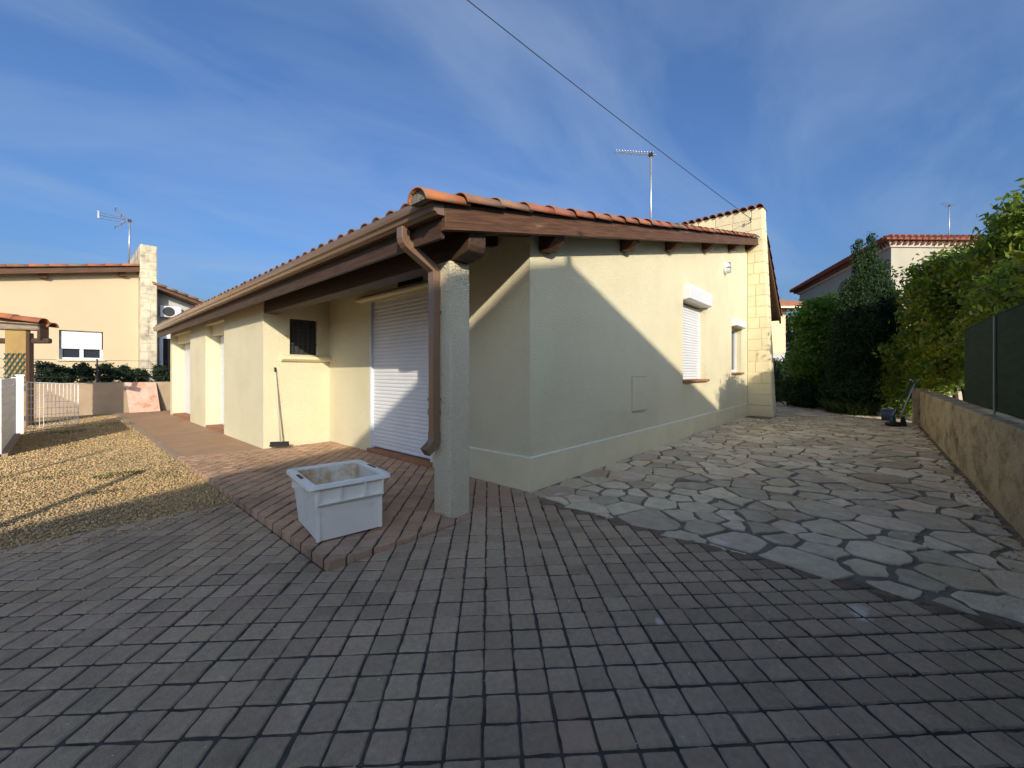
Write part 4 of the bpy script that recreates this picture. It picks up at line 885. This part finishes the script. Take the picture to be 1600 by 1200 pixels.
for xp in (-7.4, -5.5, -3.6, -1.85): part('purlin', MB().hexa([(xp, NY - .15, nzb(xp) - .10), (xp + .16, NY - .15, nzb(xp) - .10), (xp + .16, NY, nzb(xp) - .10), (xp, NY, nzb(xp) - .10), (xp, NY - .248, nzb(xp) + .1), (xp + .16, NY - .248, nzb(xp) + .1), (xp + .16, NY, nzb(xp) + .1), (xp, NY, nzb(xp) + .1)]), 'wood', nb)
nfin = part('block_chimney', MB().box(-1.35, -.93, 15.98, 27, -.06, 5.60), 'nb_block', nb)
rows = 20; rh = 5.66 / rows
for k in range(rows):
    z0 = -.06 + k * rh; z1 = z0 + rh
    f3 = lambda s, z, d: (s, 15.98 - d, z); cut = -1.35 + .42 * rb.choice([.4, .5, .6])
    block(f3, [(-1.348, z0), (cut, z0), (cut, z1), (-1.348, z1)], nfin, 'nb_block', .014, .006); block(f3, [(cut, z0), (-.932, z0), (-.932, z1), (cut, z1)], nfin, 'nb_block', .014, .006)
    if z0 > 4.4:
        f4 = lambda s, z, d: (-1.35 - d, s, z); edges = [15.99, 16.3 + .15 * (k % 2)] + [16.75 + .5 * i + .15 * (k % 2) for i in range(4)]
        for a, b in zip(edges, edges[1:]): block(f4, [(a, z0), (b, z0), (b, z1), (a, z1)], nfin, 'nb_block', .014, .006)
part('rear_wall', MB().prism([(-.92, -.06), (5.4, -.06), (5.4, 1.98), (-.92, 4.13)], 'y', 16.6, 16.8), 'grey_wall', nb)
rrf = part('rear_roof', MB().prism([(-.925, 4.14), (5.5, 1.95), (5.5, 2.06), (-.925, 4.27)], 'y', 15.95, 27), 'wood', nb)
for k in range(7): add_copy('tile', verge_c, (1.1 - k * .30, 15.96, 3.57 + .341 * .30 * k), (0, -.33, math.pi), rrf, (.9, .8, .8))
ac = part('air_conditioner', MB().box(-.80, -.20, 16.36, 16.6, 3.22, 3.62), 'white', nb, bevel=.015)
part('fan_grille', disc_y(-.56, 3.42, .17, .17, 16.345, 16.3595), 'grille', ac)
dr = part('doorway', MB().box(-.75, .2, 16.56, 16.599, .1, 2.5), 'dark', nb)
part('door_frame', MB().box(-.80, -.70, 16.50, 16.559, .1, 2.6).box(-.70, .3, 16.50, 16.559, 2.45, 2.6), 'white', dr)
lw = part('low_wall', MB().box(-12, 9.5, 14.42, 14.62, -.06, .92), 'lowwall', bevel=.012); tag(lw, 'low beige rendered wall closing the gravel yard', 'wall')
wf = thing('wire_fence', 'thin wire fence with dark posts on top of the low beige wall', 'fence', (-2.5, 14.52, .92))
for xp in (-6.5, -4.5, -2.45, -.55, 1.5): part('post', MB().box(xp - .02, xp + .02, 14.50, 14.54, .92, 1.62), 'grille', wf)
for z in (1.08, 1.34, 1.58): part('wire', MB().tube([(-6.5, 14.49, z), (1.5, 14.49, z)], .005, 4), 'grille', wf)
G_S = 'laurel shrubs behind the wire fence'
for k, (x, w, h, lab) in enumerate([(-3.46, .34, .74, 'dense dark laurel shrub beside the ochre pillar'), (-3.06, .20, .62, 'narrow laurel shrub right of the densest one, below the shuttered window'), (-2.72, .24, .70, 'dark laurel shrub left of the wire fence post'), (-2.22, .30, .74, 'broad laurel shrub right of the wire fence post'), (-1.80, .24, .60, 'laurel shrub just left of the block chimney'), (-1.47, .18, .48, 'small laurel shrub in front of the block chimney'), (-.95, .30, .66, 'laurel shrub at the right end of the wire fence, by the bungalow corner')]):
    t = thing('laurel_shrub', lab, 'shrub', (x, 14.95, 0), G_S)
    stem(t, [(x, 14.95, -.05), (x + .02, 14.95, .6), (x, 14.96, 1.1)], [.02, .016, .008], 'stem')
    crown(t, [((x, 14.95, .95 + h * .32), (w * .80, .2, h * .42)), ((x + .03, 14.95, .75), (w * .75, .18, .4)), ((x - .05, 14.95, .95 + h * .55), (w * .5, .14, h * .22)), ((x + w * .6, 14.95, .95 + h * .3), (w * .4, .14, h * .25))], 3000, .07, 'leaf_blue', 80 + k, clump=.045, inner=.3)
# leaning stone-patterned board
lb = part('leaning_board', MB().hexa([(-1.80, 13.98, .01), (-1.09, 14.02, .01), (-1.09, 14.04, .01), (-1.80, 14.0, .01), (-1.86, 14.36, .92), (-1.15, 14.36, .90), (-1.15, 14.385, .90), (-1.86, 14.385, .92)]), 'board', bevel=.004)
tag(lb, 'square pinkish mottled board leaning against the low beige wall', 'board')
# white slatted fence, post and mesh gate leaf
wfn = thing('slatted_fence', 'white horizontal-slat metal fence at the left edge of the gravel', 'fence', (-3.78, 8.0, 0))
for k in range(8): part('slat', MB().box(-3.80, -3.765, 6.7, 9.58, .06 + k * .133, .06 + k * .133 + .124), 'white_metal', wfn, bevel=.006)
for y in (6.7, 9.60): part('post', MB().box(-3.815, -3.755, y, y + .055, -.05, 1.13), 'white_metal', wfn, bevel=.005)
part('base_kerb', MB().box(-3.86, -3.70, 6.7, 9.66, -.05, .05), 'kerb', wfn)
gpst = thing('gate_post', 'white square gate post between slatted fence and mesh gate', 'post', (-3.72, 10.05, 0))
part('shaft', MB().box(-3.77, -3.67, 9.97, 10.07, -.05, 1.15), 'white_metal', gpst, bevel=.006); part('cap', MB().box(-3.785, -3.655, 9.955, 10.085, 1.15, 1.18), 'white_metal', gpst, bevel=.006)
for z in (.25, .85): part('hinge', MB().tube([(-3.66, 10.09, z), (-3.66, 10.09, z + .10)], .018, 8), 'white_metal', gpst)
mg = thing('mesh_gate', 'white wire-mesh gate leaf standing open before the low wall', 'gate', (-3.62, 10.2, 0))
ga = Vector((-3.64, 10.14, .06)); gb = Vector((-2.92, 10.60, .06))
def gpnt(t, z): return ga.lerp(gb, t) + Vector((0, 0, z - .06))
for k in range(14): part('upright', MB().tube([gpnt(k / 13, .07), gpnt(k / 13, 1.04 - .09 * (k / 13))], .011 if k in (0, 13) else .006, 6), 'white_metal', mg)
for k in range(8):
    zf_ = .08 + k * .135; part('rail', MB().tube([gpnt(0, zf_), gpnt(1, zf_ - .01 * k)], .011 if k in (0, 7) else .006, 6), 'white_metal', mg)
# small tiled canopy on an ochre pillar
cn = thing('entrance_canopy', 'small tiled canopy on an ochre pillar with green trellis', 'canopy', (-4.0, 14.0, 0))
CD = 9.25; CS = CD / 10.6
CO = np.array([CAM[0] + CD * (FWD[0] + RGT[0] * -772 / 631), CAM[1] + CD * (FWD[1] + RGT[1] * -772 / 631)])
def cq(a, b, z): return (CO[0] + CS * (a * RGT[0] + b * FWD[0]), CO[1] + CS * (a * RGT[1] + b * FWD[1]), 1.22 + (z - 1.22) * CS if z > 0 else z)
def cbox(a0, a1, b0, b1, z0, z1, dz=0): return MB().hexa([cq(a0, b0, z0), cq(a1, b0, z0 - dz), cq(a1, b1, z0 - dz), cq(a0, b1, z0), cq(a0, b0, z1), cq(a1, b0, z1 - dz), cq(a1, b1, z1 - dz), cq(a0, b1, z1)])
part('pillar', cbox(-.27, .27, -.06, .06, -.06, 2.36), 'ochre', cn, bevel=.01)
part('inner_post', cbox(.272, .36, -.05, .05, -.06, 2.25), 'wood_y', cn)
part('beam', cbox(-1.6, .68, -.14, .14, 2.37, 2.58, .06), 'wood_raw', cn, bevel=.04)
part('bracket', cbox(.38, .84, -.05, .07, 1.98, 2.12), 'wood_y', cn, bevel=.03); part('bracket', cbox(-.9, -.28, -.05, .07, 1.98, 2.12), 'wood_y', cn, bevel=.03)
part('roof_boards', cbox(-1.7, .74, -.16, .30, 2.585, 2.62, .16), 'soffit', cn)
part('rafter', cbox(.62, .70, -.10, .10, 2.10, 2.42, .02), 'wood_y', cn)
ct_me = barrel_mesh('canopy_tile', .76, .115, .105, 'tile_new', seg=9)
for row in range(2):
    for k in range(4):
        a0 = .80 - k * .72; p = cq(a0, -.10 + row * .22, 2.50 + .10 * k - .09 * row)
        add_copy('tile', ct_me, p, (0, -.12, math.atan2(-RGT[1], -RGT[0])), cn)
for s in (-1, 1):
    for k in range(-4, 5):
        a0 = k * .14; pts_ = []
        zA, zB = .95, 1.72; aA, aB = a0 - s * .27, a0 + s * .27
        # clip to pillar width
        lo, hi = -.27, .27; t0, t1 = 0, 1
        for lim, sg in ((lo, 1), (hi, -1)):
            fa = (aA - lim) * sg; fb = (aB - lim) * sg
            if fa < 0 and fb < 0: t0, t1 = 1, 0
            elif fa < 0: t0 = max(t0, fa / (fa - fb))
            elif fb < 0: t1 = min(t1, fa / (fa - fb))
        if t1 - t0 > .1:
            P0 = (aA + (aB - aA) * t0, zA + (zB - zA) * t0); P1 = (aA + (aB - aA) * t1, zA + (zB - zA) * t1)
            part('trellis_lath', MB().tube([cq(P0[0], -.075 - .012 * (s > 0), P0[1]), cq(P1[0], -.075 - .012 * (s > 0), P1[1])], .014, 4), 'trellis', cn)

# ---------------------------------------------------------------- far right houses
def fq(a, b, z): return (CAM[0] + a * RGT[0] + b * FWD[0], CAM[1] + a * RGT[1] + b * FWD[1], z)
def fprism(poly, b0, b1):
    n = len(poly); return MB().add([fq(a, b0, z) for a, z in poly] + [fq(a, b1, z) for a, z in poly], [tuple(range(n)), tuple(range(2 * n - 1, n - 1, -1))] + [((i + 1) % n, i, n + i, n + (i + 1) % n) for i in range(n)])
fh = thing('far_house', 'two-storey beige house with red tiled roof beyond the conifer', 'house', fq(18, 19, 0))
FP = [(16.9, 18.0), (30.0, 18.4), (34.0, 29.5), (20.65, 29.0)]           # footprint corners (right, forward) seen from the yard
EZ = 7.02
part('wall', MB().add([fq(a, b, -.06) for a, b in FP] + [fq(a, b, EZ) for a, b in FP], [(4, 5, 6, 7)] + [(i, (i + 1) % 4, 4 + (i + 1) % 4, 4 + i) for i in range(4)]), 'far_wall', fh)
fc = (sum(p[0] for p in FP) / 4, sum(p[1] for p in FP) / 4)
def grow(d): return [(p[0] + (p[0] - fc[0]) / math.hypot(p[0] - fc[0], p[1] - fc[1]) * d, p[1] + (p[1] - fc[1]) / math.hypot(p[0] - fc[0], p[1] - fc[1]) * d) for p in FP]
G1, G2 = grow(.30), grow(.62)
part('cornice', MB().add([fq(a, b, EZ - .22) for a, b in grow(.12)] + [fq(a, b, EZ + .02) for a, b in G1], [(3, 2, 1, 0), (4, 5, 6, 7)] + [(i, (i + 1) % 4, 4 + (i + 1) % 4, 4 + i) for i in range(4)]), 'eave_white', fh)
fr_ = part('roof', MB().add([fq(a, b, EZ + .03) for a, b in G2] + [fq(a, b, EZ + .12) for a, b in G2] + [fq(fc[0] - 1.5, fc[1], EZ + 2.1), fq(fc[0] + 1.5, fc[1], EZ + 2.1)],
      [(3, 2, 1, 0)] + [(i, (i + 1) % 4, 4 + (i + 1) % 4, 4 + i) for i in range(4)] + [(4, 5, 9, 8), (5, 6, 9), (6, 7, 8, 9), (7, 4, 8)]), 'tile_far', fh)
def eave_row(p, q, step, m1):
    n_ = int(math.hypot(q[0] - p[0], q[1] - p[1]) / step)
    for k in range(n_):
        t = (k + .5) / n_; a = p[0] + (q[0] - p[0]) * t; b = p[1] + (q[1] - p[1]) * t
        ia = a + (fc[0] - a) * .07; ib = b + (fc[1] - b) * .07
        part('tile', MB().tube([fq(a, b, EZ + .13), fq(ia, ib, EZ + .29)], .11, 7), m1, fr_)
        oa = a + (fc[0] - a) * .03; ob = b + (fc[1] - b) * .03
        part('cornice_tile', MB().tube([fq(oa, ob, EZ - .06), fq(ia, ib, EZ - .06)], .085, 7), 'tile_far', fr_)
eave_row(G2[0], (G2[0][0] + (G2[1][0] - G2[0][0]) * .5, G2[0][1] + (G2[1][1] - G2[0][1]) * .5), .28, 'tile_far'); eave_row(G2[3], G2[0], .28, 'tile_far')
yagi('antenna', 'small television aerial on the far two-storey house roof', fq(24.9, 23, 8.4), fq(24.9, 23, 10.75), fq(24.4, 22.9, 10.85), 7, .2, .3)
oh = thing('orange_house', 'pale orange house with flat eaves past the buttress', 'house', fq(11, 20, 0))
part('wall', fprism([(6, 2.15), (13.55, 2.15), (13.55, 4.35), (6, 4.35)], 20, 26), 'far_orange', oh); part('base', fprism([(6, -.06), (13.53, -.06), (13.53, 2.15), (6, 2.15)], 20.02, 25.9), 'grey_wall', oh)
part('roof', fprism([(5.5, 4.36), (14.3, 4.36), (14.0, 4.62), (8, 5.2), (5.5, 5.2)], 19.4, 26.5), 'tile_field', oh)
part('eave_board', fprism([(5.5, 4.32), (14.32, 4.32), (14.32, 4.40), (5.5, 4.40)], 19.34, 19.395), 'cap', oh)
hd = thing('clipped_hedge', 'dark clipped hedge across the end of the stone paving', 'hedge', fq(11.5, 17.4, 0))
crown(hd, [(fq(10.2 + k * .75, 17.3, .75), (.75, .75, 1.05)) for k in range(5)], 24000, .12, 'leaf_dark', 91, clump=.10, inner=.5, name='foliage')
for k in range(4): stem(hd, [fq(10.4 + k * .8, 17.4, -.05), fq(10.4 + k * .8, 17.4, 1.2)], .03, 'stem')
tree('far_tree', 'distant green tree showing above the pale orange house', 'tree', fq(18.0, 28, 0), [(fq(18.0, 28, 3.0), (1.6, 1.6, 2.0)), (fq(17.0, 28, 4.6), (1.4, 1.2, .9)), (fq(18.9, 28, 4.0), (1.3, 1.2, 1.3))], 6000, .22, 'leaf_far', 95, r=.15, trunk_h=1.6)

# ---------------------------------------------------------------- behind the camera: the house across the yard that shades the drive
SN = np.array([.542, .84]); SA = np.array([.84, -.542]); K0 = -8.9386 - 2.5
def sq(a, b, z): return (SA[0] * a + SN[0] * (K0 - b), SA[1] * a + SN[1] * (K0 - b), z)
prof = [(-6.0, -.06), (8.5, -.06), (8.5, 4.70 + .95), (.62, 6.04 + .95), (-5.6, 2.68 + .95), (-6.0, 2.68 + .95)]
hb = thing('opposite_house', 'rendered house with uneven gable roof behind the viewer', 'house', sq(2, 4, 0))
n = len(prof)
part('ridge_tile', MB().hexa([sq(.52, .3, 6.9), sq(.68, .3, 6.9), sq(.68, 0, 6.9), sq(.52, 0, 6.9), sq(.57, .3, 7.10), sq(.63, .3, 7.10), sq(.63, 0, 7.10), sq(.57, 0, 7.10)]), 'tile_far', hb)
part('wall', MB().add([sq(a, 0, z) for a, z in prof] + [sq(a, 9, z) for a, z in prof], [tuple(range(n - 1, -1, -1)), tuple(range(n, 2 * n))] + [(i, (i + 1) % n, n + (i + 1) % n, n + i) for i in range(n)]), 'far_wall', hb)
for (x, y, h, lab) in ((-5.92, -1.18, 2.4, 'slender metal post left behind the viewer'), (-6.08, 1.08, 2.4, 'slender metal post at the far left outside the frame')):
    p = part('metal_post', MB().tube([(x, y, -.05), (x, y, h)], .055 if y < 0 else .035, 8), 'steel'); tag(p, lab, 'post')
for o in bpy.data.objects:
    if '_loc' in o: del o['_loc']
